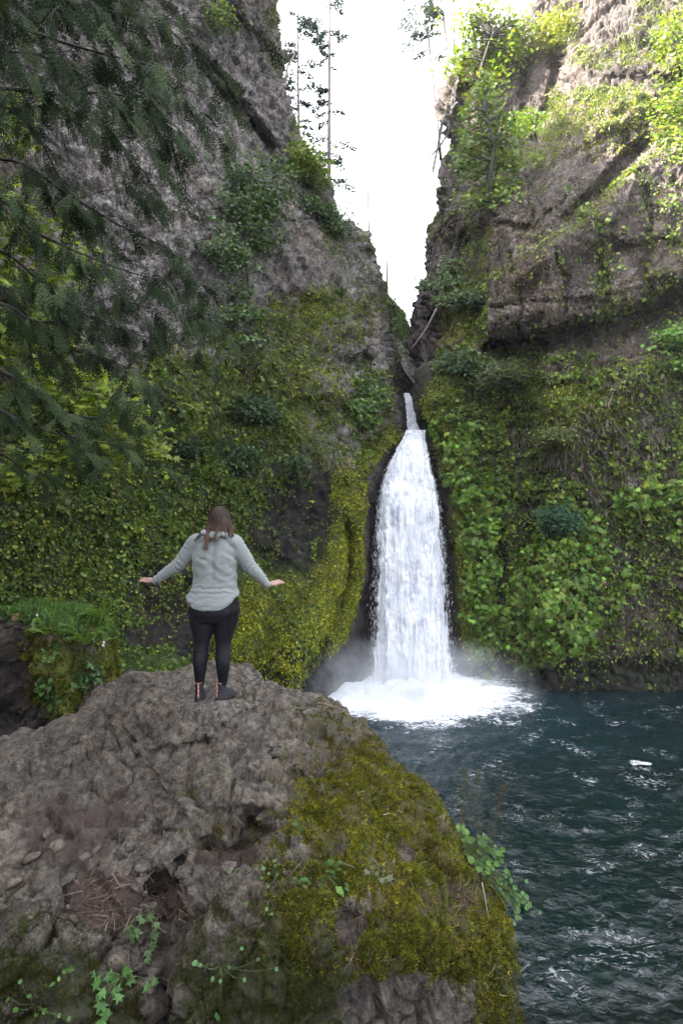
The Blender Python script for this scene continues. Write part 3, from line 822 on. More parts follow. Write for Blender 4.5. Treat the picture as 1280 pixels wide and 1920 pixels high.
# flung drops along the edges and strands on the face
def drops():
    N = 2600
    py = rng.uniform(835, 1292, N)
    e = rng.random(N)
    L = np.interp(py, fpy, xl); R = np.interp(py, fpy, xr)
    off = rng.normal(0, 1, N) * (2.0 + 4.0 * (py - 830) / 460)
    px = np.where(e < .46, L + 3 - off, np.where(e < .92, R - 4 + off, rng.uniform(0, 1, N) * (R - L) + L))
    d = np.interp(py, *FD_LINE) - np.where(e < .92, rng.uniform(-.1, .5, N), rng.uniform(.8, 1.3, N))
    p = P(px, py, d)
    ln = rng.uniform(.03, .22, N) * (.5 + rng.random(N)); w = rng.uniform(.004, .009, N)
    a = rng.uniform(0, np.pi, N)
    dx = np.stack([np.cos(a) * w, np.sin(a) * w, 0 * w], -1); dz = np.stack([rng.normal(0, .1, N) * ln, rng.normal(0, .1, N) * ln, -ln], -1)
    V = np.stack([p, p + dz * .5 + dx, p + dz, p + dz * .5 - dx], 1).reshape(-1, 3)
    m, nt, out = mat_new('water_drops'); b = NB(nt)
    bs = b.n('ShaderNodeBsdfPrincipled'); bs.inputs['Base Color'].default_value = (.88, .90, .95, 1); bs.inputs['Roughness'].default_value = .5
    tl = b.n('ShaderNodeBsdfTranslucent'); tl.inputs[0].default_value = (.9, .92, .96, 1)
    mx = b.n('ShaderNodeMixShader'); mx.inputs[0].default_value = .4
    nt.links.new(bs.outputs[0], mx.inputs[1]); nt.links.new(tl.outputs[0], mx.inputs[2]); nt.links.new(mx.outputs[0], out.inputs[0])
    o = link('water_drops', mk_mesh('water_drops', V, np.arange(4 * N).reshape(-1, 4)), m, wf)
    o['kind'] = 'stuff'
drops()

# spray cloud round the foot of the fall
def mist(name, c, rad, dens, seed, zpow=1.0):
    bm = bmesh.new()
    bmesh.ops.create_icosphere(bm, subdivisions=3, radius=1.0)
    me = bpy.data.meshes.new(name); bm.to_mesh(me); bm.free()
    m, nt, out = mat_new(name); b = NB(nt)
    tc = b.n('ShaderNodeTexCoord').outputs['Object']
    ln = b.n('ShaderNodeVectorMath', operation='LENGTH'); b.set(ln.inputs[0], tc)
    fall = b.ramp(ln.outputs['Value'], [(.05, 1.0), (.5, .34), (.95, 0.0)])
    nz = b.ramp(b.noise(b.scaled(b.pos(), (1, 1, .8)), .9, 5, .6, .8), [(.36, 0.0), (.64, 1.0)])
    pv = b.n('ShaderNodeVolumePrincipled')
    pv.inputs['Color'].default_value = (.93, .95, 1.0, 1)
    pv.inputs['Anisotropy'].default_value = .1
    b.set(pv.inputs['Density'], b.math('MULTIPLY', b.math('MULTIPLY', fall, nz), dens))
    nt.links.new(pv.outputs[0], out.inputs['Volume'])
    o = link(name, me, m); o.location = c; o.scale = rad
    return tag(o, kind='stuff')
mist('mist', (2.5, 21.6, .2), (5.8, 2.9, 2.6), .85, 1)
mist('mist', (2.6, 21.5, .0), (3.4, 2.2, 1.35), 1.9, 2)
# ================================================================== FOREGROUND OUTCROP
OUT_C = (240.0, 2700.0)
OUT_SIL = [(-900, 1560), (-500, 1440), (-200, 1430), (0, 1386), (60, 1366), (118, 1344), (140, 1338), (165, 1318), (190, 1298), (215, 1272), (232, 1262), (262, 1256), (300, 1254), (332, 1252), (365, 1246), (400, 1241), (440, 1237), (468, 1248), (500, 1271), (525, 1283),
           (548, 1290), (575, 1300), (600, 1302), (622, 1308), (645, 1328), (662, 1342), (685, 1352), (705, 1378), (722, 1398), (735, 1420), (768, 1446), (795, 1466), (822, 1492), (842, 1530), (858, 1572), (880, 1612), (905, 1648), (935, 1684), (955, 1722), (966, 1765), (967, 1850), (972, 1920), (985, 2100), (1000, 2400), (1010, 2700)]
OUT_DEPTH = TPS([(-900, 1560, 5.0), (-500, 1440, 5.2), (-200, 1430, 5.2), (-300, 1900, 2.6), (-500, 1700, 3.4), (0, 1386, 5.2), (130, 1342, 5.6), (232, 1262, 6.0), (365, 1247, 6.2), (440, 1238, 6.3), (395, 1306, 5.0), (545, 1290, 5.8), (620, 1308, 5.5), (700, 1375, 5.0), (735, 1420, 4.8), (822, 1492, 4.4), (880, 1612, 4.0),
                 (966, 1765, 3.5), (970, 1920, 3.2), (300, 1450, 4.0), (150, 1500, 3.75), (0, 1560, 3.5), (300, 1600, 3.25), (120, 1650, 3.05), (60, 1750, 2.75), (100, 1860, 2.6), (0, 1920, 2.55), (300, 1760, 2.85), (330, 1900, 2.75), (500, 1560, 3.4), (430, 1640, 3.0), (500, 1750, 2.75), (500, 1920, 2.6),
                 (640, 1500, 3.75), (690, 1640, 3.2), (760, 1760, 2.9), (650, 1830, 2.75), (750, 1900, 2.8), (900, 1800, 3.15), (600, 1400, 4.35), (480, 1400, 4.25), (200, 2300, 2.4), (700, 2300, 2.5), (1000, 2500, 2.8), (500, 2700, 2.35)], 1.0)
def out_noise(p, X, Y):
    w = p + .05 * np.stack([fbm(p, .5, 3, 301), fbm(p, .5, 3, 302), fbm(p, .5, 3, 303)], -1)
    R = np.array([[.80, .0, .6], [.25, .9, -.33], [-.54, .42, .73]])
    q = w @ R.T
    a, ea = facets(q * np.array([1, 1.0, 1.35]), .62, 311, .8, .45)
    b_, eb = facets(q * np.array([1, 1.0, 1.25]), .24, 313, .9, .4)
    c, ec = facets(q * np.array([1, 1.1, 1.15]), .095, 317, 1.0, .4)
    e, _ = facets(q, .040, 319, 1.0, .4)
    rock = .080 * a + .040 * b_ + .019 * c + .008 * e + .045 * fbm(p, .9, 5, 321, .6) - .060 * (1 - sstep(0, .10, ea)) - .030 * (1 - sstep(0, .09, eb))
    return rock
def out_moss(X, Y, p):
    m = blobs(X, Y, [(690, 1540, 170, 130, 1.0), (780, 1650, 150, 150, 1.0), (600, 1560, 80, 110, .8), (640, 1370, 90, 60, .50), (720, 1430, 90, 50, .9), (880, 1740, 90, 110, 1.0), (930, 1850, 60, 130, .9), (590, 1720, 120, 110, .85), (720, 1780, 120, 80, .8), (520, 1860, 190, 110, .75), (100, 1850, 130, 110, .65), (30, 1780, 110, 90, .5), (150, 1740, 90, 60, .35),
                     (370, 1480, 60, 40, .30), (360, 1820, 40, 60, .4), (740, 1330, 60, 50, .5), (420, 1555, 90, 34, .42), (170, 1900, 160, 80, .6), (430, 1760, 90, 120, .5)])
    m -= blobs(X, Y, [(655, 1730, 36, 60, .9), (745, 1880, 100, 60, .75), (440, 1690, 70, 60, .5), (760, 1600, 20, 26, .6), (860, 1680, 40, 50, .45), (560, 1600, 26, 30, .6), (620, 1480, 30, 18, .5), (700, 1690, 22, 34, .5), (820, 1560, 16, 26, .5), (790, 1720, 24, 22, .5), (640, 1590, 18, 30, .5), (740, 1520, 28, 16, .5), (300, 1830, 40, 120, .6)])
    return m
a_fine = np.linspace(0, 1, 520)
sil = np.array(OUT_SIL, float)
seg = np.r_[0, np.cumsum(np.hypot(*np.diff(sil, axis=0).T) * np.where((sil[1:, 0] < -20) | (sil[1:, 1] > 1960), .3, 1))]
sxx = np.interp(a_fine * seg[-1], seg, sil[:, 0]); syy = np.interp(a_fine * seg[-1], seg, sil[:, 1])
tt = np.concatenate([np.linspace(0, 1, 255) ** 1.4 * .62, np.linspace(.62, 1, 20)[1:]])
OPX = sxx[None] + (OUT_C[0] - sxx[None]) * tt[:, None]
OPY = syy[None] + (OUT_C[1] - syy[None]) * tt[:, None]
OD = OUT_DEPTH(OPX, OPY)
# big forms: the deep cleft, the hollow in the middle, steps between the lobes
for ln, amp, w in (([(560, 1555), (490, 1580), (400, 1560)], .0, 30), ([(395, 1560), (440, 1600), (478, 1550)], .10, 22), ([(300, 1650), (318, 1720), (305, 1800), (312, 1920), (310, 2100)], .17, 30), ([(190, 1430), (210, 1370), (245, 1395), (290, 1500), (300, 1560)], .06, 22), ([(480, 1530), (500, 1570), (440, 1590)], .12, 22), ([(260, 1420), (330, 1400), (400, 1385), (470, 1330)], .08, 14), ([(500, 1420), (560, 1450), (600, 1500)], .07, 14)):
    OD = OD + amp * (1 - sstep(0, w, np.abs(poly_dist(OPX, OPY, ln))))
for hx, hy, rx, ry_, ha in ((470, 1545, 34, 24, .16), (240, 1580, 40, 20, -.06), (420, 1500, 90, 40, -.10), (340, 1450, 70, 50, -.07), (640, 1330, 50, 40, -.05), (700, 1500, 60, 50, -.05), (790, 1640, 60, 60, -.06), (655, 1735, 30, 50, .10), (745, 1880, 90, 50, .06), (760, 1600, 16, 20, .07)):
    r = np.hypot((OPX - hx) / rx, (OPY - hy) / ry_)
    OD = OD + ha * np.exp(-r * r)
op = P(OPX, OPY, OD).reshape(-1, 3)
omoss = out_moss(OPX.ravel(), OPY.ravel(), op)
mo = np.clip(omoss + .25 * fbm(op, .3, 4, 331), 0, 1)
lump = .075 * fbm(op, .30, 4, 341, .6) + .040 * np.abs(fbm(op, .13, 3, 345)) + .018 * np.abs(fbm(op, .05, 2, 347))
soilm = blobs(OPX.ravel(), OPY.ravel(), [(200, 1680, 90, 60, 1.0), (130, 1560, 120, 90, .55), (300, 1690, 50, 40, .8), (420, 1590, 80, 22, .8), (700, 1400, 120, 30, .55), (590, 1450, 60, 60, .5), (230, 1530, 60, 40, .6), (80, 1450, 100, 40, .3), (600, 1850, 60, 30, .3)])
nz = out_noise(op, OPX.ravel(), OPY.ravel()) * (1 - .55 * sstep(.35, .8, mo)) * (1 - .6 * sstep(.4, .9, soilm)) + lump * sstep(.3, .8, mo)
foot = np.hypot((OPX - 398) / 55, (OPY - 1312) / 18).ravel()
nz = nz * (.25 + .75 * sstep(.7, 1.6, foot))
nz = nz.reshape(OPX.shape) * np.clip(OD / 3.0, .9, 1.35) * (.45 + .55 * sstep(0, .05, tt[:, None]))
# ragged top edge: skyline vertices ride up and down
rag = 7.0 * fbm(np.stack([sxx * .02, syy * .02, 0 * sxx], -1), .5, 4, 351)
fade = np.exp(-tt[:, None] * 18)
OPY = OPY + rag[None] * fade
VO = P(OPX, OPY, OD)
_n = grid_normals(VO)
if _n[..., 2].mean() < 0: _n = -_n
_flat = 1 - .30 * sstep(.55, .95, _n[..., 2])
VO = VO + _n * (nz * _flat)[..., None]
# far side of the rock, rounding over and dropping into the pool
top = VO[:1]
outx = norm(np.concatenate([np.stack([(sxx - 240) * 1.0, 0 * sxx + 600], -1)], 0))
bkv = []
for k, (back, drop) in enumerate(((6.0, 9.0), (4.2, 6.8), (3.0, 4.6), (2.0, 2.8), (1.3, 1.5), (.8, .7), (.45, .28), (.2, .08))):
    o = np.zeros_like(top)
    vd = top[0, :, :2] / np.linalg.norm(top[0, :, :2], axis=-1, keepdims=True)
    o[0, :, 0] = vd[:, 0] * back * .6 - .10 * back * np.clip(vd[:, 0], 0, 1)
    o[0, :, 1] = vd[:, 1] * back * .6
    o[0, :, 2] = -drop
    q = top + o
    q += .10 * min(back, 2) * (fbm(q.reshape(-1, 3), .6, 4, 361).reshape(1, -1, 1) - .6) * np.array([.2, -1, .6])
    bkv.append(q)
VOF = np.concatenate(bkv + [VO], 0)
NOF = grid_normals(VOF)
if NOF[..., 2].mean() < 0: NOF = -NOF
nb = len(bkv)
FXo = np.concatenate([np.repeat(OPX[:1], nb, 0), OPX]); FYo = np.concatenate([np.repeat(OPY[:1], nb, 0), OPY])
X, Y, p = FXo.ravel(), FYo.ravel(), VOF.reshape(-1, 3)
fm = fbm(p, .35, 4, 371)
upz = np.clip(NOF.reshape(-1, 3)[:, 2], 0, 1)
om = out_moss(X, Y, p)
yel = np.clip(blobs(X, Y, [(700, 1500, 150, 110, .9), (780, 1620, 130, 130, .9), (880, 1740, 90, 90, .75), (620, 1360, 100, 60, .6), (600, 1560, 80, 90, .6), (740, 1780, 100, 60, .7), (590, 1700, 100, 80, .45)]) + .2 * fm, 0, 1)
dirt = np.clip(blobs(X, Y, [(200, 1680, 90, 60, 1.0), (130, 1560, 120, 90, .55), (300, 1690, 50, 40, .8), (420, 1590, 80, 22, .8), (700, 1400, 120, 30, .5), (590, 1450, 60, 60, .45), (230, 1530, 60, 40, .6), (655, 1735, 40, 60, .5), (860, 1690, 40, 50, .6), (600, 1850, 60, 30, .3)]) + .12 * fm, 0, 1)
wet_shade = np.clip(.35 * blobs(X, Y, [(310, 1830, 60, 160, 1), (745, 1890, 110, 60, .9), (30, 1850, 80, 120, .6), (480, 1700, 50, 90, .5)]), 0, 1)  # shade of the cleft and overhung lower faces put into the colour
attrs = dict(moss=np.clip(om * 1.0 + .15 * fm, 0, 1.1), yel=yel, pale=np.clip(.12 + blobs(X, Y, [(440, 1290, 160, 60, .5), (600, 1320, 80, 40, .4)]), 0, 1), wet_shade=wet_shade, dirt=dirt)
outcrop = tag(link('rock_outcrop', mk_mesh('rock_outcrop', VOF, grid_faces(*FXo.shape), attrs=attrs), M_OUT), kind='structure')
# ================================================================== GREEN COVER ON THE WALLS
def sample_sheet(V, Nn, PX, PY, dens, n, r, lim=(-120, 1420, -60, 1300)):
    """Random points on a grid surface, in proportion to area x density."""
    c = (V[:-1, :-1] + V[1:, 1:]) / 2
    area = np.linalg.norm(np.cross(V[1:, :-1] - V[:-1, :-1], V[:-1, 1:] - V[:-1, :-1]), axis=-1)
    cx, cy = (PX[:-1, :-1] + PX[1:, 1:]) / 2, (PY[:-1, :-1] + PY[1:, 1:]) / 2
    inside = (cx > lim[0]) & (cx < lim[1]) & (cy > lim[2]) & (cy < lim[3])
    w = area * inside * np.clip(dens(cx, cy, c), 0, None)
    w = (w / w.sum()).ravel()
    idx = r.choice(len(w), n, p=w)
    i, j = np.divmod(idx, V.shape[1] - 1)
    a, b_ = r.random((n, 1)), r.random((n, 1))
    p = V[i, j] * (1 - a) * (1 - b_) + V[i + 1, j] * a * (1 - b_) + V[i, j + 1] * (1 - a) * b_ + V[i + 1, j + 1] * a * b_
    return p, Nn[i, j]

def clump(c, scale, lo, hi, seed):
    return sstep(lo, hi, fbm(c.reshape(-1, 3), scale, 4, seed, .6)).reshape(c.shape[:-1])

wl = slice(8, 8 + PXl.shape[1]); nE = PXR.shape[1] - PXr.shape[1]
SL = (VL[:, wl], NL[:, wl], PXL[:, wl], PYL[:, wl])
SR = (VR[:, nE:], NR[:, nE:], PXR[:, nE:], PYR[:, nE:])

def cover(name, sheet, dens, n, tmpl, size, cols, seed, lift=.06, **kw):
    r = np.random.default_rng(seed)
    p, nn = sample_sheet(*sheet, dens, n, r)
    p = p + nn * r.uniform(0, lift, (n, 1)) + np.array([0, -1, 0]) * r.uniform(0, lift, (n, 1))
    s = r.uniform(size[0], size[1], n) * (.7 + .6 * r.random(n))
    V, Fc, C = scatter(name, tmpl, p, nn, s, patchy(palette(n, cols, r, .30), p, 1.6, 700 + seed, .15 if name == 'wall_moss' else .35, .3 if name == 'wall_moss' else .45), r=r, **kw)
    o = quad_mesh(name, V, Fc, C, M_LEAF)
    return tag(o, kind='stuff')

LG = [(.072, .112, .013), (.052, .090, .013), (.098, .128, .018), (.030, .055, .009), (.062, .084, .011)]
YG = [(.115, .16, .016), (.14, .175, .020), (.085, .135, .016)]
BG = [(.080, .165, .020), (.105, .195, .024), (.056, .125, .018)]
DG = [(.018, .036, .014), (.026, .050, .018), (.034, .062, .022)]
GR = [(.070, .088, .026), (.095, .105, .034), (.055, .080, .026)]

PALE_ = [(.062, .110, .046), (.075, .125, .052)]
def d_left(X, Y, c):
    a = blobs(X, Y, [(120, 1010, 380, 230, 1.0), (420, 900, 170, 110, .9), (480, 1020, 100, 60, .6), (-50, 800, 260, 220, .8), (560, 940, 60, 80, .55), (300, 760, 160, 90, .7), (420, 740, 140, 90, .5), (570, 1020, 60, 80, .3), (540, 1110, 90, 70, .4), (690, 760, 50, 90, .45), (690, 860, 40, 50, .4), (320, 1130, 110, 110, .22), (610, 780, 70, 110, .22), (470, 640, 120, 90, .30), (520, 1190, 110, 80, .16), (240, 1225, 60, 30, .6)])
    a = a - blobs(X, Y, [(330, 1150, 100, 100, .9), (555, 965, 85, 100, .75), (430, 1110, 50, 90, .6), (612, 1150, 8, 60, .6)]) * .8
    streak = sstep(.02, .30, fbm(c.reshape(-1, 3) * np.array([1.6, 1.6, .35]), .9, 4, 404)).reshape(X.shape)
    a = np.maximum(a, streak * blobs(X, Y, [(550, 970, 100, 120, .34), (340, 1150, 120, 100, .34), (430, 1110, 60, 90, .4)]))
    a = a * (1 - sstep(-10, 8, X - FALL_L(Y) + STRIP(Y)) * sstep(815, 850, Y))
    return np.clip(a, 0, 1) ** 1.3 * (.10 + 1.0 * clump(c, .9, -.25, .35, 401)) * (.15 + clump(c, .35, -.2, .25, 402))
cover('ivy_cover', SL, d_left, 60000, KITE, (.07, .13), LG + LG + YG[:1], 1, .10, droop=.35)
cover('ivy_cover', SL, lambda X, Y, c: d_left(X, Y, c) * clump(c, .5, .0, .4, 403), 12500, ROUND, (.08, .15), YG + LG[:2], 2, .16, droop=.4)

def d_right(X, Y, c):
    a = sstep(640, 690, Y) * .75 * (1 - sstep(1215, 1250, Y)) + blobs(X, Y, [(880, 760, 70, 100, .5), (1040, 1120, 90, 130, .4), (1200, 950, 120, 160, .3), (900, 960, 40, 120, .4)])
    a = a - blobs(X, Y, [(1150, 850, 100, 110, .55), (1010, 845, 60, 50, .4), (940, 1150, 10, 140, 1.0), (1190, 1120, 150, 120, .40), (1200, 1210, 200, 30, .3), (850, 1000, 24, 230, .9), (1180, 735, 50, 50, .4)])
    a = a * np.where(X > 900, sstep(6, 26, poly_dist(X, Y, LEDGE)) + (poly_dist(X, Y, LEDGE) < 0), 1)
    a = a + .35 * (1 - sstep(0, 13, np.abs(poly_dist(X, Y, DIAG) - 6))) * (X > 900) + blobs(X, Y, [(1130, 520, 14, 120, .25), (880, 560, 30, 110, .45), (1250, 400, 60, 120, .14)]) + .03 * (Y > 330) + blobs(X, Y, [(1220, 560, 120, 60, .08)])
    return np.clip(a, 0, 1.2) * (.12 + 1.0 * clump(c, .8, -.25, .35, 411)) * (.12 + clump(c, .33, -.2, .25, 412)) * (X > FALL_R(Y) + 25)
cover('ivy_cover', SR, d_right, 62000, KITE, (.07, .14), LG + YG + LG, 3, .12, droop=.45)
cover('ivy_cover', SR, lambda X, Y, c: d_right(X, Y, c) * clump(c, .5, .0, .4, 413), 12500, ROUND, (.09, .17), YG + BG[:1], 4, .18, droop=.5)
def d_big(X, Y, c):
    a = blobs(X, Y, [(905, 1090, 34, 170, 1.0), (880, 960, 30, 90, .7), (1040, 1080, 60, 90, .9), (1080, 1000, 40, 60, .5), (985, 1150, 40, 90, .6), (1220, 935, 70, 40, .8), (870, 870, 40, 50, .5), (1060, 1170, 50, 50, .5), (1140, 1080, 40, 60, .25), (860, 810, 40, 40, .4), (930, 920, 30, 40, .4)]) - blobs(X, Y, [(941, 1150, 9, 150, 1.0)])
    return np.clip(a, 0, 1) * (.02 + clump(c, .55, .0, .3, 421))
cover('broadleaf_cover', SR, d_big, 4000, MAPLE, (.16, .27), BG + YG, 5, .35, droop=.6, face=.9, jitter=.35)
cover('broadleaf_cover', SR, d_big, 2600, MAPLE, (.10, .2), BG, 6, .5, droop=.5, face=.9, jitter=.4)
WM = [(.170, .190, .006), (.215, .225, .008), (.110, .140, .007), (.25, .245, .010), (.070, .095, .006)]
cover('wall_moss', SL, lambda X, Y, c: np.clip(blobs(X, Y, [(515, 1190, 130, 110, 1.0), (655, 1020, 46, 150, 1.2), (622, 1150, 44, 100, 1.1), (700, 890, 36, 60, 1.0), (730, 845, 30, 40, 1.0), (600, 1230, 60, 40, .7), (540, 740, 120, 90, .25), (600, 600, 110, 60, .3), (330, 690, 80, 50, .3), (100, 1000, 400, 200, .12)]) - blobs(X, Y, [(545, 965, 75, 95, .9), (612, 1150, 6, 60, .7), (577, 1235, 8, 30, .8)]) - 2 * sstep(-10, 8, X - FALL_L(Y) + STRIP(Y)) * sstep(815, 850, Y), 0, 1) * (.10 + clump(c, .5, -.3, .35, 471)), 46000, KITE, (.05, .11), WM, 12, .04, droop=.75, jitter=.6)  # gap along the groove darkens it in place of shade
cover('wall_moss', SR, lambda X, Y, c: np.clip(blobs(X, Y, [(872, 1000, 22, 230, 1.0), (820, 860, 16, 40, .8), (850, 590, 40, 50, .5), (1090, 760, 90, 40, .5), (830, 760, 30, 50, .5), (1130, 230, 120, 60, .2)]) - 2 * sstep(-12, 14, FALL_R(Y) + 12 - X) * sstep(815, 850, Y), 0, 1) * (.10 + clump(c, .5, -.3, .35, 472)), 20000, KITE, (.05, .11), WM, 13, .04, droop=.75, jitter=.6)
def d_grl(X, Y, c):
    a = blobs(X, Y, [(500, 790, 150, 90, .8), (560, 620, 90, 60, .6), (610, 580, 80, 40, .6), (480, 640, 90, 50, .5), (380, 720, 90, 60, .6), (590, 850, 60, 60, .5), (620, 400, 40, 60, .6), (520, 60, 24, 90, .5), (560, 230, 20, 80, .3), (600, 330, 30, 50, .4), (640, 470, 60, 60, .25), (660, 560, 80, 50, .3)])
    return np.clip(a, 0, 1) * (.05 + clump(c, .8, -.1, .3, 431))
cover('grass_tufts', SL, d_grl, 18000, BLADE, (.18, .36), GR + YG[:1], 7, .05, droop=.55, jitter=.7)
def d_grr(X, Y, c):
    a = blobs(X, Y, [(1080, 235, 90, 26, .9), (1160, 190, 110, 26, 1.0), (1040, 230, 24, 70, .9), (980, 300, 60, 24, .8), (1220, 90, 90, 30, .8), (1130, 110, 70, 24, .6), (1240, 30, 60, 24, .6), (1070, 40, 20, 70, .5), (880, 560, 30, 60, .7), (1090, 770, 110, 30, .6), (1050, 820, 60, 30, .5), (850, 570, 40, 40, .5), (815, 420, 24, 40, .4), (1105, 412, 26, 16, .6), (1170, 700, 80, 40, .4), (905, 470, 24, 60, .6), (1240, 200, 60, 60, .5)])
    return np.clip(a, 0, 1) ** 1.5 * (.04 + clump(c, .6, -.1, .3, 441))
cover('grass_tufts', SR, d_grr, 18000, BLADE, (.18, .42), GR + YG + [(.11, .10, .04)], 8, .05, droop=.55, jitter=.7)
SF = (vfar[8:], nfar[8:], FXX[8:], FYZ[8:])
cover('slot_leaves', SF, lambda X, Y, c: blobs(X, Y, [(726, 575, 22, 60, 1.0), (752, 600, 24, 40, .9), (765, 625, 14, 30, .8), (735, 640, 20, 60, .3)]) * (.15 + clump(c, 1.0, -.3, .3, 481)), 2600, KITE, (.12, .24), PALE_ + LG[:2], 16, .2, droop=.5)
cover('slot_flecks', SF, lambda X, Y, c: (.1 + clump(c, .9, -.3, .4, 482)), 2200, KITE, (.08, .18), [(.12, .115, .13), (.07, .065, .075), (.02, .018, .02)], 17, .05, droop=.3, face=1.2)
# hanging dead grass on the grey patches of the right wall
cover('dead_grass', SR, lambda X, Y, c: blobs(X, Y, [(1150, 850, 110, 120, 1), (1010, 840, 70, 50, .6), (880, 150, 14, 40, 1.0), (1240, 730, 60, 60, .5)]) * clump(c, .6, 0, .4, 451), 4000, BLADE, (.2, .45), [(.12, .10, .08), (.16, .14, .12), (.08, .065, .05)], 9, .05, droop=.9, jitter=.4)
# lichen crusts, chips and dead leaves that speckle the bare faces
cover('lichen_flecks', SL, lambda X, Y, c: blobs(X, Y, [(380, 300, 330, 380, 1), (660, 560, 90, 160, 1), (690, 700, 70, 120, .8), (640, 800, 70, 90, .6), (420, 640, 120, 60, .5), (550, 970, 90, 100, .35), (340, 1150, 110, 90, .3)]) * (.15 + clump(c, .9, -.3, .4, 465)), 11000, KITE, (.04, .10), [(.17, .155, .15), (.21, .195, .19), (.12, .105, .10), (.035, .030, .028), (.02, .017, .016), (.09, .07, .03), (.06, .055, .02)], 14, .03, droop=.3, face=1.2, jitter=.5)
cover('lichen_flecks', SR, lambda X, Y, c: blobs(X, Y, [(1080, 450, 240, 190, 1), (850, 480, 70, 130, 1), (850, 250, 50, 120, .7), (980, 150, 60, 120, .7), (1150, 850, 120, 120, .5), (1000, 640, 110, 40, .6), (1150, 150, 140, 120, .5)]) * (.15 + clump(c, .9, -.3, .4, 466)), 13000, KITE, (.04, .11), [(.10, .085, .08), (.15, .13, .12), (.06, .048, .042), (.018, .013, .011), (.010, .008, .007), (.085, .045, .012), (.065, .04, .012)], 15, .03, droop=.3, face=1.2, jitter=.5)
# loose leaf litter and dead moss speckling the slabs
cover('lichen_tufts', SR, lambda X, Y, c: blobs(X, Y, [(1090, 470, 220, 150, 1), (1180, 420, 120, 120, .8), (970, 400, 60, 90, .8), (850, 470, 50, 120, .5), (850, 640, 50, 60, .6)]) * (.1 + clump(c, .7, -.1, .3, 461)), 12000, KITE, (.05, .10), [(.045, .034, .008), (.060, .036, .008), (.032, .028, .009), (.075, .062, .02), (.04, .022, .008)], 10, .05, droop=.5)

# ================================================================== SHRUBS AND FERNS ON THE WALLS
def wall_d(px, py, side):
    f = left_surface if side == 'L' else right_surface
    return f(np.atleast_1d(np.asarray(px, float)), np.atleast_1d(np.asarray(py, float)))[0] - .08

def leafy(name, label, cat, side, base_px, bl, n_clusters, per, leaf, size, cols, seed, out=(.2, 1.2), rad=.3, group=None, stems=10, stem_r=.03, mat=None, flat=.35, trunk=None, dfix=None, bark=None):
    """A woody plant growing out of a cliff: stems plus leaf sprays spread through the ellipses bl."""
    r = np.random.default_rng(seed)
    bx, by = base_px
    bd = float(wall_d(bx, by, side)[0]) + .05 if dfix is None else dfix
    bp = P(bx, by, bd)
    t = thing(name, tuple(float(v) for v in bp), label, cat, group)
    wts = np.array([b[2] * b[3] * (b[4] if len(b) > 4 else 1) for b in bl]); wts = wts / wts.sum()
    k = r.choice(len(bl), n_clusters, p=wts)
    ang = r.uniform(0, 2 * np.pi, n_clusters); rr = np.sqrt(r.random(n_clusters)) * (1 + .12 * r.normal(size=n_clusters))
    B = np.array([b[:4] for b in bl])[k]
    cx, cy = B[:, 0] + B[:, 2] * rr * np.cos(ang), B[:, 1] + B[:, 3] * rr * np.sin(ang)
    thick = r.uniform(out[0], out[1], n_clusters) * np.sqrt(np.clip(1 - rr ** 2, .05, 1))
    cd = (wall_d(cx, cy, side) if dfix is None else np.full(n_clusters, dfix)) - thick
    if dfix is None: cd = np.minimum(cd, bd + .6)
    cc = P(cx, cy, cd)
    # stems
    S = Acc()
    main = P(np.array([q[0] for q in trunk]), np.array([q[1] for q in trunk]), np.array([bd + q[2] for q in trunk])) if trunk else np.stack([bp, bp + (cc.mean(0) - bp) * .5, cc.mean(0)])
    main = smooth_line(main, 14)
    v, f = tube(main, np.linspace(stem_r, stem_r * .35, 14), 6); S.add(v, f)
    for i in r.choice(n_clusters, min(stems, n_clusters), replace=False):
        j = int(np.argmin(np.linalg.norm(main - cc[i], axis=1) + .6 * np.clip(main[:, 2] - cc[i, 2], 0, 9)))
        a = main[max(j - 1, 0)]; e = cc[i]
        mid = (a + e) / 2 + np.array([0, 0, .12 * np.linalg.norm(e - a)])
        pts = smooth_line([a, mid, e], 6)
        v, f = tube(pts, np.linspace(stem_r * .4, stem_r * .12, 6), 4); S.add(v, f)
    S.build('trunk' if cat == 'tree' else 'stem', bark or M_BARK, t)
    n = n_clusters * per
    off = r.normal(0, 1, (n, 3)) * rad * np.array([1, 1, flat])
    p = np.repeat(cc, per, 0) + off
    nn = norm(np.stack([r.normal(0, .45, n), -np.abs(r.normal(.45, .3, n)), np.abs(r.normal(.8, .3, n))], -1))
    ydir = norm(off * np.array([1, 1, .3]) + np.array([0, -.1, -.35]))
    tone = np.repeat(.75 + .5 * r.random((n_clusters, 1)), per, 0)
    V, Fc, C = scatter('foliage', leaf, p, nn, r.uniform(size[0], size[1], n), palette(n, cols, r, .18) * tone, ydir=ydir, jitter=.4, face=1.0, r=r)
    quad_mesh('foliage', V, Fc, C, M_LEAF, t)
    return t

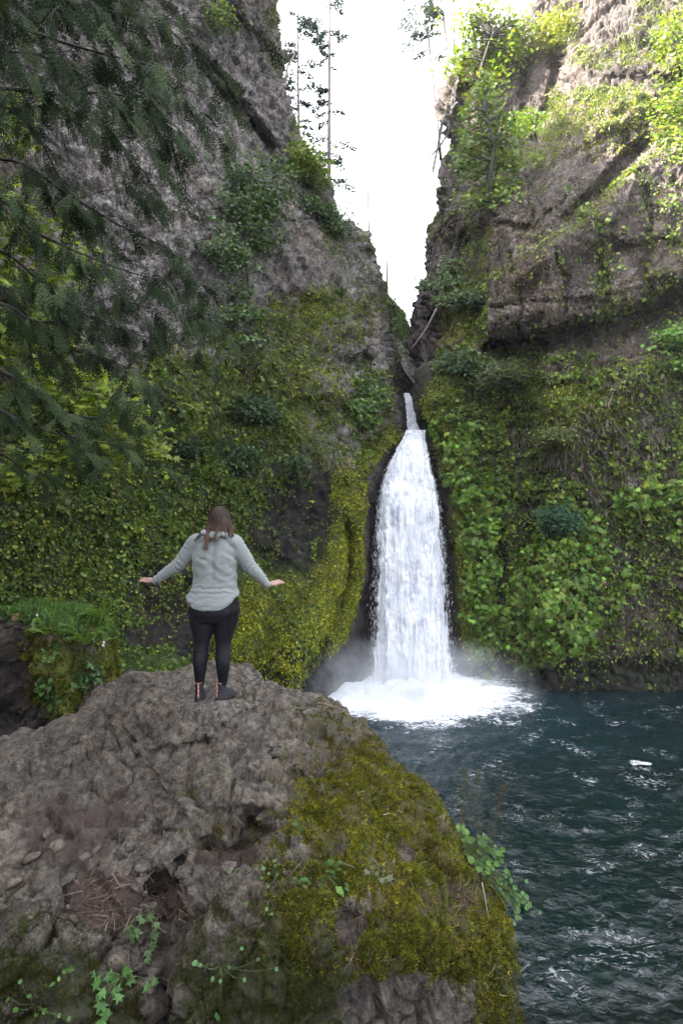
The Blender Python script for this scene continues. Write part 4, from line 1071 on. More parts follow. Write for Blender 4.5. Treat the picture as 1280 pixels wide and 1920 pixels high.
PALE = [(.062, .110, .046), (.075, .125, .052), (.095, .135, .050)]
BRT = [(.095, .155, .022), (.12, .165, .026), (.085, .14, .024), (.165, .175, .022)]
leafy('vine_maple', 'tall airy blue green bush hanging down the grey left cliff face', 'shrub', 'L', (468, 560), [(480, 320, 60, 30), (450, 360, 45, 36), (500, 375, 55, 30), (455, 415, 60, 30), (430, 465, 45, 24), (490, 440, 40, 24), (450, 500, 34, 20), (440, 545, 30, 18), (470, 590, 26, 14), (430, 590, 24, 12), (475, 630, 26, 10)],
      200, 26, ROUND, (.10, .18), PALE + DG[2:], 21, (.3, 1.5), .30, None, 34, .05, trunk=[(468, 560, 0), (462, 470, -.7), (466, 390, -.8), (478, 315, -.9)])
leafy('maple_bush', 'bright green bush high on the left skyline below the bare snag', 'shrub', 'L', (585, 345), [(566, 290, 20, 26), (580, 315, 26, 30), (592, 335, 16, 14)], 80, 22, MAPLE, (.12, .2), BRT, 22, (.2, 1.2), .3, None, 10, .04)
leafy('skyline_bush', 'dull green bush at the notch where the left skyline steps down', 'shrub', 'L', (615, 425), [(624, 405, 18, 16), (630, 425, 15, 14), (600, 398, 16, 12), (580, 385, 18, 9)], 70, 20, KITE, (.12, .22), PALE + DG, 23, (.2, .9), .3, None, 8, .03)
leafy('round_bush', 'dark rounded bush in the middle of the mossy left wall', 'shrub', 'L', (476, 790), [(474, 765, 36, 24), (500, 775, 18, 14)], 90, 24, KITE, (.10, .18), DG + [(.04, .085, .03)], 24, (.3, .9), .22, None, 8, .03)
leafy('small_bush', 'small blue green bush beside the grey streak on the left wall', 'shrub', 'L', (552, 880), [(553, 866, 17, 15)], 34, 22, KITE, (.09, .15), PALE + DG, 25, (.1, .6), .16, None, 5, .02)
leafy('leafy_bush', 'light green leafy bush left of the dark rounded bush', 'shrub', 'L', (355, 790), [(354, 768, 20, 18), (362, 800, 20, 12)], 40, 22, ROUND, (.10, .16), BRT, 26, (.1, .7), .2, None, 5, .02)
leafy('dark_bush', 'dark drooping bush above the woman at left wall', 'shrub', 'L', (355, 850), [(352, 842, 24, 16)], 40, 22, KITE, (.09, .16), DG, 27, (.1, .7), .18, None, 5, .02)
leafy('dark_bush', 'dark green bush hanging just right of the sword fern on left wall', 'shrub', 'L', (458, 880), [(460, 850, 26, 16), (452, 872, 22, 16)], 60, 22, KITE, (.09, .16), DG + PALE[:1], 28, (.1, .7), .18, None, 5, .02)
leafy('wall_bush', 'green leafy bush left of the fall below the cliff notch', 'shrub', 'L', (690, 790), [(692, 740, 18, 24), (685, 775, 22, 24), (668, 765, 14, 16)], 70, 20, ROUND, (.09, .17), BG + PALE, 29, (.1, .6), .2, None, 6, .02)
leafy('cliff_bush', 'small pale bush near the top of the left cliff', 'shrub', 'L', (402, 40), [(405, 20, 16, 22), (420, 40, 14, 14)], 26, 18, ROUND, (.08, .14), BRT + PALE, 30, (.1, .8), .25, None, 6, .03)
# right wall
leafy('maple_tree', 'sunlit maple with a spreading crown at the top of the right gully', 'tree', 'R', (905, 190), [(880, 45, 36, 30), (920, 40, 45, 28), (955, 60, 36, 30), (900, 90, 50, 26), (860, 105, 22, 16), (945, 100, 40, 20), (975, 60, 24, 16), (850, 130, 16, 12), (930, 140, 24, 16)],
      150, 22, MAPLE, (.13, .22), BRT + YG, 41, (.4, 2.4), .40, None, 40, .13, bark=M_TWIG, trunk=[(905, 190, .2), (898, 150, -.3), (912, 95, -.5), (925, 60, -.5)])
leafy('maple_tree', 'yellow green maple drooping down the right gully below the spreading crown', 'tree', 'R', (925, 405), [(905, 180, 26, 30), (900, 215, 30, 24), (915, 250, 44, 30), (900, 290, 40, 30), (940, 290, 34, 30), (920, 330, 50, 24), (880, 370, 40, 18), (925, 370, 34, 16), (965, 230, 22, 14)],
      150, 22, MAPLE, (.12, .21), BRT + YG + BG, 42, (.4, 2.0), .34, None, 40, .09, bark=M_TWIG, trunk=[(925, 405, .1), (916, 350, -.4), (924, 270, -.5), (905, 190, -.5)])
leafy('sunlit_bush', 'brilliant yellow bush below the pale trunks on the right skyline', 'shrub', 'R', (1040, 95), [(1040, 60, 30, 30), (1025, 80, 18, 16), (1055, 40, 14, 14)], 90, 24, ROUND, (.12, .2), [(.14, .15, .02), (.12, .14, .02)], 43, (.3, 1.2), .3, None, 10, .04)
leafy('leafy_bush', 'small yellowish bush in the dark cleft right of the drooping maple', 'shrub', 'R', (985, 250), [(990, 225, 30, 12), (985, 245, 20, 16)], 44, 22, ROUND, (.1, .17), YG + BG, 44, (.2, .8), .25, None, 6, .03)
leafy('leafy_bush', 'bright leafy bush growing at the right edge above the slabs', 'shrub', 'R', (1275, 265), [(1258, 210, 30, 26), (1275, 245, 30, 30), (1285, 180, 30, 24), (1275, 285, 20, 16)], 64, 22, ROUND, (.10, .17), BRT, 45, (.3, 1.2), .3, None, 12, .04)
leafy('leafy_bush', 'pale yellow bush at the top right corner of the cliff', 'shrub', 'R', (1265, 120), [(1262, 70, 24, 40), (1280, 110, 30, 30)], 44, 20, ROUND, (.10, .17), YG, 46, (.3, 1.0), .3, None, 8, .04)
leafy('slender_bush', 'slender blue green sapling on the ledge left of the slab', 'shrub', 'R', (842, 545), [(838, 500, 14, 16), (840, 525, 16, 18), (805, 535, 18, 10), (850, 560, 24, 14)], 60, 20, ROUND, (.11, .19), PALE, 47, (.2, .9), .25, None, 10, .03)
leafy('dark_bush', 'dark green bush on the mossy shoulder left of the slab', 'shrub', 'R', (885, 575), [(882, 560, 26, 16)], 44, 22, KITE, (.09, .16), DG, 48, (.2, .7), .2, None, 6, .02)
leafy('fern_bush', 'dark green bush on the ledge just right of the upper fall', 'shrub', 'R', (862, 710), [(862, 680, 32, 22)], 70, 24, KITE, (.1, .18), DG + PALE[:2], 49, (.3, .9), .22, None, 8, .03)
leafy('thicket_bush', 'airy mid green bush under the left end of the overhang', 'shrub', 'R', (935, 740), [(940, 690, 36, 30), (920, 712, 24, 20)], 90, 24, KITE, (.1, .17), [(.045, .065, .022), (.055, .075, .025)], 50, (.3, 1.1), .25, None, 10, .03)
leafy('rounded_bush', 'dense blue green rounded bush on the right wall beside the fall', 'shrub', 'R', (1042, 990), [(1040, 965, 28, 20), (1050, 985, 30, 16)], 80, 24, KITE, (.09, .16), [(.016, .05, .026), (.024, .065, .032)], 51, (.3, .9), .2, None, 8, .03)
leafy('pale_bush', 'flat topped pale green bush in the middle of the right wall', 'shrub', 'R', (1040, 850), [(1040, 818, 32, 14)], 50, 22, KITE, (.09, .15), [(.06, .075, .02), (.07, .085, .02)], 52, (.3, .8), .2, None, 10, .03)
leafy('leafy_bush', 'green leafy tuft under the overhang at the right edge', 'shrub', 'R', (1275, 650), [(1262, 630, 30, 24), (1285, 680, 26, 20)], 50, 22, ROUND, (.1, .18), BG, 53, (.2, .8), .25, None, 6, .03)

def fern(name, label, base, out_dir, n_fr, ln, cols, seed, group=None, dead=0, parts=False, width=.13):
    """Sword fern: arching fronds with paired leaflets, some dead and hanging."""
    r = np.random.default_rng(seed)
    t = thing(name, tuple(float(v) for v in base), label, 'fern', group)
    accs = []
    for i in range(n_fr + dead):
        isd = i >= n_fr
        a = r.uniform(-1.5, 1.5)
        od = np.array(out_dir, float); od = od / np.linalg.norm(od)
        side = np.cross(od, [0, 0, 1.0]); side /= np.linalg.norm(side)
        hd = od * math.cos(a) + side * math.sin(a)
        L = ln * r.uniform(.7, 1.1) * (.8 if isd else 1)
        rise = r.uniform(.25, .7) if not isd else .05
        tq = np.linspace(0, 1, 14)
        path = hd[None] * (tq * L * .85 if not isd else np.sin(tq * 1.5) * L * .55)[:, None] + np.array([0, 0, 1.0]) * ((rise * np.sin(tq * 2.2) * L * .9 - tq ** 2 * L * (.25 if not isd else .75)))[:, None]
        tan = norm(np.gradient(path, axis=0)); sd = norm(np.cross(tan, [0, 0, 1.0])); up = np.cross(sd, tan)
        A = Acc()
        c = np.array(cols)[r.integers(len(cols))] * r.uniform(.7, 1.3) if not isd else np.array([.050, .030, .022]) * r.uniform(.35, 1.5)
        wv = np.sin(np.clip(tq * 1.08 + .08, 0, 1) * np.pi) ** .6 * width * L * (.62 if isd else 1)
        for k in range(1, 14):
            for s in (-1, 1):
                o = path[k]; w = wv[k]; b_ = L / 13 * .55
                tip = o + s * sd[k] * w + tan[k] * w * .35 - up[k] * w * .25
                A.add([o - tan[k] * b_ * .5, o + tan[k] * b_ * .5, tip + tan[k] * b_ * .2, tip - tan[k] * b_ * .2], [[0, 1, 2, 3]], c * r.uniform(.8, 1.2))
        v, f = tube(path, np.linspace(.006, .002, 14) * L / .5, 3); A.add(v, f, c * .6)
        accs.append(A)
    if parts:
        for i, A in enumerate(accs):
            A.v = [v + base for v in A.v]
            o = A.build('frond', M_LEAF, t, smooth=False)
            if i >= n_fr: o['label'] = 'brown dead frond hanging down'
    else:
        big = Acc()
        for A in accs:
            for v, f, c in zip(A.v, [A.f[0]] + [A.f[i] for i in range(1, len(A.f))], A.c): pass
            vv = np.concatenate(A.v) + base; ff = np.concatenate(A.f); big.add(vv, ff); big.c.append(np.concatenate(A.c))
        big.build('fronds', M_LEAF, t, smooth=False)
    return t
FG = [(.05, .10, .022), (.065, .12, .026), (.04, .085, .02)]
for i, (px, py, lab, dd, s) in enumerate(((416, 845, 'small sword fern with dead fronds on the left wall above the woman', 5, .75), (450, 885, 'brown based sword fern under a dark bush on the left wall', 7, .8), (640, 560, 'little fern tuft on a ledge of the upper left buttress', 0, .7), (680, 735, 'pale fern left of the upper fall', 0, .9))):
    d = float(wall_d(px, py, 'L')[0]) - .1
    fern('sword_fern', lab, P(px, py, d), (.15, -1, .2), 16, s, FG if i != 3 else PALE, 60 + i, None, dd)
for i, (px, py, lab, dd, s) in enumerate(((1262, 885, 'russet dead fern clump hanging at the right edge of the wall', 12, .7),)):
    d = float(wall_d(px, py, 'R')[0]) - .1
    fern('sword_fern', lab, P(px, py, d), (-.1, -1, .2), 3, s, FG, 70 + i, None, dd)

# fallen logs by the skyline of the right buttress
for nm, lab, a, b_, r0 in (('fallen_log', 'bare grey log leaning from the slot up to the right shoulder', (770, 655, 27.3), (818, 578, 26.6), .035), ('dead_branch', 'broken dark branch sticking out of the right skyline into the sky', (803, 295, 30), (836, 255, 30.2), .06)):
    p0, p1 = P(*a), P(*b_)
    pts = smooth_line([p0, (p0 + p1) / 2 + np.array([.05, 0, -.08]), p1], 8)
    v, f = tube(pts, np.linspace(r0 * .6, r0, 8), 7)
    tag(link(nm, mk_mesh(nm, v, f), M_BARK_PALE if nm == 'fallen_log' else M_BARK), lab, 'log' if nm == 'fallen_log' else 'branch')

# ================================================================== FOREST BEYOND THE RIM
def sky_y(px, line):
    a = np.array(line, float); o = np.argsort(a[:, 0]); return np.interp(px, a[o, 0], a[o, 1])
hx, hd = np.meshgrid(np.linspace(300, 800, 40), np.linspace(37, 90, 30))
hyy = np.interp(hx, [300, 500, 520, 545, 575, 605, 632, 668, 692, 715, 735, 760, 775, 800], [-200, -80, 150, 205, 270, 325, 392, 440, 520, 580, 640, 680, 700, 720]) + 14 + (hd - 37) * .25
tag(link('hillside', mk_mesh('hillside', P(hx, hyy, hd) + .3 * fbm(P(hx, hyy, hd).reshape(-1, 3), 3, 3, 91).reshape(*hx.shape, 1), grid_faces(*hx.shape)), plain('forest_soil', (.03, .035, .015), .9, .5, 3)), kind='structure')
hx, hd = np.meshgrid(np.linspace(812, 1300, 40), np.linspace(37, 90, 30))
hyy = np.interp(hx, [812, 835, 850, 900, 960, 1000, 1050, 1300], [300, 180, 140, 112, 75, 30, -30, -200]) + 14 + (hd - 37) * .25
tag(link('hillside', mk_mesh('hillside', P(hx, hyy, hd) + .3 * fbm(P(hx, hyy, hd).reshape(-1, 3), 3, 3, 92).reshape(*hx.shape, 1), grid_faces(*hx.shape)), bpy.data.materials['forest_soil']), kind='structure')

def far_tree(name, label, pts, d, w, boughs, seed, group, cat='tree'):
    """Tall bare-stemmed conifer: trunk plus drooping boughs at (height fraction, side, length m)."""
    r = np.random.default_rng(seed)
    pp = P(np.array([q[0] for q in pts]), np.array([q[1] for q in pts]), d)
    t = thing(name, tuple(float(v) for v in pp[0]), label, cat, group)
    line = smooth_line(pp, 24)
    w0 = w / F * d / 2
    v, f = tube(line, np.linspace(w0, w0 * .45, 24), 8)
    A = Acc(); A.add(v, f)
    V, Fc, C, n0 = [], [], [], 0
    for h, sd, L in boughs:
        i = h * 23; o = line[int(i)]
        dirv = np.array([sd, r.uniform(-.7, .7), r.uniform(-.1, .25)]); dirv /= np.linalg.norm(dirv)
        e = o + dirv * L + np.array([0, 0, -.28 * L])
        bl = smooth_line([o, o + dirv * L * .5, e], 10)
        v, f = tube(bl, np.linspace(w0 * .22, w0 * .05, 10), 4); A.add(v, f)
        m = int(80 * L)
        q = bl[np.minimum((r.random(m) ** .6 * 9).astype(int), 9)] + r.normal(0, .12 * L, (m, 3)) * np.array([1, 1, .35]) - np.array([0, 0, .06 * L])
        nn = norm(r.normal(0, .5, (m, 3)) + np.array([0, 0, .8]))
        yd = norm(r.normal(0, .5, (m, 3)) + dirv + np.array([0, 0, -.8]))
        v2, f2, c2 = scatter('x', KITE, q, nn, r.uniform(.12, .26, m), palette(m, [(.03, .05, .036), (.04, .064, .044), (.055, .08, .05)], r), ydir=yd, jitter=.5, r=r)
        V.append(v2); Fc.append(f2 + n0); C.append(c2); n0 += len(v2)
    A.build('trunk', M_BARK_PALE, t)
    if V: quad_mesh('crown', np.concatenate(V), np.concatenate(Fc), np.concatenate(C), M_NEEDLE, t)
    return t
G = 'conifers on the rim'
rr_ = np.random.default_rng(5)
def rb(n, lo, hi, s, L0, L1):
    return [(rr_.uniform(lo, hi), s * (1 if s else 1) if s else rr_.choice([-1, 1]), rr_.uniform(L0, L1)) for _ in range(n)]
far_tree('fir_tree', 'tallest straight conifer with a bare trunk in the sky gap on the left', [(617, 372), (617, 200), (618, -60)], 46, 8.5, rb(6, .10, .40, 1, .9, 2.4) + rb(5, .08, .4, -1, .9, 2.2) + rb(12, .45, .75, 0, .5, 1.2) + rb(10, .72, .95, 0, .8, 1.6), 1, G)
far_tree('fir_tree', 'thinner conifer with a tufted top between the bent snag and the tallest trunk', [(561, 285), (559, 150), (559, 20)], 44, 5.5, rb(16, .15, .6, 0, .8, 1.9) + rb(6, .6, .8, -1, .6, 1.2) + [(.97, 1, 1.4), (.93, 1, 1.9), (.88, 1, 2.4), (.95, .8, 1.1), (.84, 1, 2.2), (.98, -.6, .7), (.9, .9, 1.7)], 2, G)
far_tree('dead_snag', 'bent leafless snag leaning over the left skyline', [(535, 165), (537, 140), (541, 120), (552, 100), (548, 60), (550, -20)], 38, 4.6, [], 3, G)
far_tree('fir_tree', 'leaning thin conifer behind the right skyline', [(826, 300), (806, 100), (790, -40)], 46, 6, rb(8, .55, .98, -1, 1.2, 2.6) + rb(5, .5, .9, 1, .6, 1.4), 4, G)
far_tree('fir_tree', 'dark straight trunk just left of the spreading maple crown', [(842, 175), (834, 60), (822, -40)], 44, 7, rb(7, .3, .98, -1, .8, 2.0), 5, G)
for i, (px, y0, w, lab) in enumerate(((852, 70, 5, 'first bare conifer trunk from the left in the row behind the spreading maple crown'), (867, 60, 5, 'second bare conifer trunk from the left in the row behind the spreading maple crown'), (888, 60, 4, 'third bare conifer trunk from the left in the row behind the spreading maple crown'),
        (905, 60, 6, 'fourth bare conifer trunk from the left in the row behind the spreading maple crown'), (918, 70, 7, 'thickest bare conifer trunk in the row behind the spreading maple crown'), (938, 60, 7, 'thick bare trunk second from the right in the row behind the maple crown'), (958, 60, 4, 'rightmost thin bare trunk in the row behind the spreading maple crown'))):
    far_tree('bare_fir', lab, [(px, y0 + 50), (px - 2, 20), (px - 5, -60)], 46 + i, w, [], 10 + i, 'row of bare trunks above the maple')
far_tree('dead_snag', 'thin pale snag rising behind the rounded left buttress', [(694, 520), (691, 420), (689, 335)], 60, 4.5, [], 21, G)
far_tree('dead_snag', 'short pale snag over the lowest part of the skyline', [(726, 585), (725, 500), (723, 460)], 62, 4.5, [], 22, G)
far_tree('dead_snag', 'faint short snag peeping over the top of the left buttress', [(672, 440), (671, 395), (670, 372)], 70, 2.5, [], 23, G)
# ================================================================== NEAR TREES ON THE LEFT
def spray_template(seed, n=9):
    """A flat drooping cedar spray: axis along +y, twigs to both sides carrying scale leaves."""
    r = np.random.default_rng(seed)
    A = Acc()
    for k in range(n):
        t = (k + .5) / n
        y0 = t * .92
        L = .33 * math.sin(min(1, t * 1.15 + .12) * math.pi) ** .7 + .05
        for s in (-1, 1):
            a = s * (0.62 - .25 * t) + r.normal(0, .08)
            d = np.array([math.sin(a), math.cos(a), 0]); q = np.array([d[1], -d[0], 0])
            m = 4
            for i in range(m):
                u0 = (i + .1) / m
                o = np.array([0, y0, 0]) + d * L * u0 + np.array([0, 0, -.10 * u0 * u0 - .30 * y0 * y0])
                w = .026 * (1 - .5 * u0); l = L / m * 1.15
                for z in (-1, 1):
                    tip = o + d * l * .9 + q * z * w * 2.2 + np.array([0, 0, -.012])
                    A.add([o, o + d * l * .6 + q * z * w * .1, tip, o + q * z * w * 1.5 + d * l * .2], [[0, 1, 2, 3]])
    yy = np.linspace(0, 1, 6)
    for i in range(5):
        z = lambda v: -.30 * v * v
        A.add([[-.007, yy[i], z(yy[i])], [.007, yy[i], z(yy[i])], [.005, yy[i + 1], z(yy[i + 1])], [-.005, yy[i + 1], z(yy[i + 1])]], [[0, 1, 2, 3]])
    return np.concatenate(A.v), np.concatenate(A.f)
SPRAYS = [spray_template(i, n) for i, n in ((1, 6), (2, 7), (3, 6))]

cb = np.array([-5.6, 6.0, 5.2])
cedar = thing('cedar_tree', tuple(cb), 'dark overhanging cedar tree filling the upper left with drooping lacy boughs', 'tree')
tp = smooth_line([cb + np.array([0, 0, -1.2]), cb + np.array([.1, 0, 4]), cb + np.array([0, .1, 9]), cb + np.array([.1, 0, 16])], 20)
v, f = tube(tp, np.linspace(.42, .15, 20), 14)
link('trunk', mk_mesh('trunk', v, f), M_BARK, cedar)

def bough(pts, d0, d1, n_sp, size, seed, spread=.5, col=None, rad=.015, start=.1, hang=.55):
    """One limb in view: woody axis plus hanging sprays."""
    r = np.random.default_rng(seed)
    pa = np.array(pts, float)
    dd = np.linspace(d0, d1, len(pa))
    w = P(pa[:, 0], pa[:, 1], dd)
    root = tp[int(np.argmin(np.abs(tp[:, 2] - (w[0, 2] + .6))))]
    line = smooth_line(np.vstack([root, w]), 40)
    bo = thing_part('branch', cedar)
    A = Acc(); v, f = tube(line, np.linspace(rad * 1.6, rad * .22, 40), 6); A.add(v, f)
    twigs = []
    for i in range(max(6, n_sp // 7)):
        k = int(r.uniform(.25 if start < .3 else start, 1) * 39); o = line[k]
        tn = norm((line[min(k + 1, 39)] - line[max(k - 1, 0)])[None])[0]
        dv = norm((tn * .8 + r.normal(0, .6, 3) + np.array([0, -.1, -hang]))[None])[0]
        e = o + dv * r.uniform(.3, 1.0) * spread * 1.4
        tw = smooth_line([o, (o + e) / 2 + np.array([0, 0, .05]), e + np.array([0, 0, -.12 * spread])], 7)
        v, f = tube(tw, np.linspace(rad * .35, rad * .1, 7), 4); A.add(v, f)
        twigs.append(tw)
    me = mk_mesh('branch', np.concatenate(A.v), np.concatenate(A.f))
    bo = link('branch', me, M_TWIG, cedar)
    allp = np.concatenate(twigs + [line[int(max(start, .25) * 39):]])
    V, Fc, C, n0 = [], [], [], 0
    for j in range(n_sp):
        tv, tf = SPRAYS[r.integers(3)]
        o = allp[r.integers(len(allp))] + r.normal(0, .03, 3)
        y = norm((np.array([r.normal(.35, .5), r.normal(0, .5), -hang - r.uniform(0, .6)]))[None])[0]
        n = norm((np.array([r.normal(0, .5), -.7 + r.normal(0, .4), .6]))[None])[0]
        n = n - y * (n @ y); n /= np.linalg.norm(n); x = np.cross(y, n)
        s = r.uniform(*size) * .80
        q = o + s * (tv[:, :1] * x + tv[:, 1:2] * y + tv[:, 2:] * n)
        V.append(q); Fc.append(tf + n0); n0 += len(q)
        c = np.array([(.009, .016, .007), (.013, .022, .009), (.020, .032, .014), (.040, .055, .026)])[r.integers(4)] * r.uniform(.7, 1.3)  # palest tone imitates light caught by some sprays
        if col is not None: c = np.array(col) * r.uniform(.7, 1.3)
        C.append(np.repeat(c[None], len(q), 0))
    fo = quad_mesh('foliage', np.concatenate(V), np.concatenate(Fc), np.concatenate(C), M_NEEDLE)
    fo.parent = bo; fo.location = (0, 0, 0)
    return bo
def thing_part(*a): return None
BOUGHS = [
 ([(-160, -60), (40, -20), (200, 20), (330, 40)], 5.0, 6.0, 70, (.26, .5), .8), ([(-160, 0), (0, 35), (90, 70), (190, 100), (300, 130), (350, 190)], 4.6, 5.6, 90, (.24, .46), .7),
 ([(-160, -120), (80, -90), (240, -20), (350, 90)], 5.4, 6.2, 90, (.28, .5), .8), ([(-160, 90), (-20, 96), (80, 105), (170, 150)], 5.2, 6.0, 60, (.22, .42), .7),
 ([(-160, 150), (0, 165), (110, 176), (215, 175), (290, 215), (335, 270)], 4.4, 5.2, 80, (.22, .42), .6), ([(-160, 200), (-20, 190), (60, 240), (110, 330), (150, 400)], 5.2, 6.0, 55, (.22, .4), .6),
 ([(-160, 330), (0, 375), (60, 430), (140, 470), (250, 512), (330, 530)], 4.6, 5.6, 90, (.22, .44), .6), ([(-160, 300), (20, 300), (120, 360), (220, 420), (330, 480), (370, 560)], 5.4, 6.4, 100, (.24, .46), .7),
 ([(-160, 440), (0, 470), (90, 540), (180, 600), (300, 640)], 5.0, 6.0, 80, (.22, .42), .6), ([(-160, 560), (0, 570), (60, 600), (130, 600), (200, 560), (290, 580)], 4.8, 5.6, 60, (.2, .4), .6),
 ([(-160, 640), (0, 695), (55, 730), (110, 772), (180, 782), (225, 755), (290, 700)], 4.4, 5.4, 60, (.2, .38), .55), ([(-160, 700), (0, 770), (60, 800), (140, 820), (230, 840), (290, 870)], 4.8, 5.8, 55, (.2, .38), .55),
 ([(-160, 500), (-20, 520), (100, 640), (220, 680), (330, 760)], 5.6, 6.6, 70, (.24, .44), .6), ([(-160, 260), (60, 200), (180, 230), (260, 310), (320, 400)], 5.8, 6.6, 80, (.24, .46), .7),
 ([(-160, 800), (0, 850), (60, 890), (120, 880)], 5.0, 5.8, 20, (.18, .32), .4), ([(-160, -200), (-20, -160), (80, -60), (130, 60)], 4.2, 4.8, 60, (.26, .46), .7),
]
for i, (pts, d0, d1, n, sz, spd) in enumerate(BOUGHS):
    bough(pts, d0, d1, int(n * 1.5), sz, 500 + i, spd)
# the rest of the crown, unseen outside the frame, added to shade the outcrop
for i in range(9):
    a = -2.6 + i * .6
    z = 4.5 + (i % 4) * 2.4
    o = cb + np.array([0, 0, z]); e = o + np.array([math.cos(a) * 3.0, math.sin(a) * 2.6, -.5]); e2 = o + np.array([math.cos(a) * 4.0, math.sin(a) * 3.4, -1.3])
    w = np.stack([o + (e - o) * .3, e, e2]); 
    px_, py_ = pix(w) if (w[:, 1] > .5).all() else (None, None)
    if px_ is None or ((px_ > -60) & (py_ > -60)).any(): continue
    bough(list(zip(px_, py_)), w[0, 1], w[2, 1], 60, (.3, .5), 540 + i, .8)

# bright broadleaf maple behind the cedar
def left_maple():
    r = np.random.default_rng(77)
    base = P(-330, 1010, 11.5)
    t = thing('maple_tree', tuple(float(v) for v in base), 'backlit yellow green maple behind the dark cedar boughs at left', 'tree')
    A = Acc()
    trunk = smooth_line([base - np.array([0, 0, 2.5]), base + np.array([.2, 0, 2]), base + np.array([.5, .1, 5]), base + np.array([.6, 0, 9])], 16)
    v, f = tube(trunk, np.linspace(.22, .07, 16), 10); A.add(v, f)
    V, Fc, C, n0 = [], [], [], 0
    for bl in ((20, 230, 26, 60, 26), (70, 500, 100, 70, 60), (40, 590, 80, 60, 50), (60, 660, 70, 50, 44), (160, 740, 80, 50, 56), (60, 760, 70, 60, 50), (200, 800, 90, 50, 60), (110, 840, 90, 40, 46), (250, 850, 50, 40, 30), (-60, 450, 90, 200, 60), (-60, 750, 90, 130, 60), (20, 400, 50, 50, 14), (10, 880, 80, 40, 30)):
        n = bl[4]
        a, q = r.uniform(0, 2 * np.pi, n), np.sqrt(r.random(n))
        c = P(bl[0] + bl[2] * q * np.cos(a), bl[1] + bl[3] * q * np.sin(a), 11.5 + r.normal(0, .5, n))
        for k in r.choice(n, 3):
            o = trunk[int(np.argmin(np.abs(trunk[:, 2] - c[k, 2] + .6)))]
            v, f = tube(smooth_line([o, (o + c[k]) / 2 + np.array([0, 0, .25]), c[k]], 8), np.linspace(.035, .008, 8), 5); A.add(v, f)
        per = 9
        off = r.normal(0, .22, (n * per, 3)) * np.array([1, 1, .35])
        p = np.repeat(c, per, 0) + off
        nn = norm(r.normal(0, .35, p.shape) + np.array([0, -.45, .8]))
        bright = np.repeat(r.random((n, 1)), per, 0)
        v, f, cc = scatter('x', MAPLE, p, nn, r.uniform(.11, .19, len(p)), palette(len(p), [(.14, .19, .012), (.165, .205, .014), (.10, .15, .014)], r) * (.55 + .75 * bright), ydir=norm(off + np.array([0, 0, -.15])), jitter=.3, face=1.0, r=r)
        V.append(v); Fc.append(f + n0); C.append(cc); n0 += len(v)
    A.build('trunk', M_BARK, t)
    quad_mesh('crown', np.concatenate(V), np.concatenate(Fc), np.concatenate(C), M_LEAF, t)
left_maple()
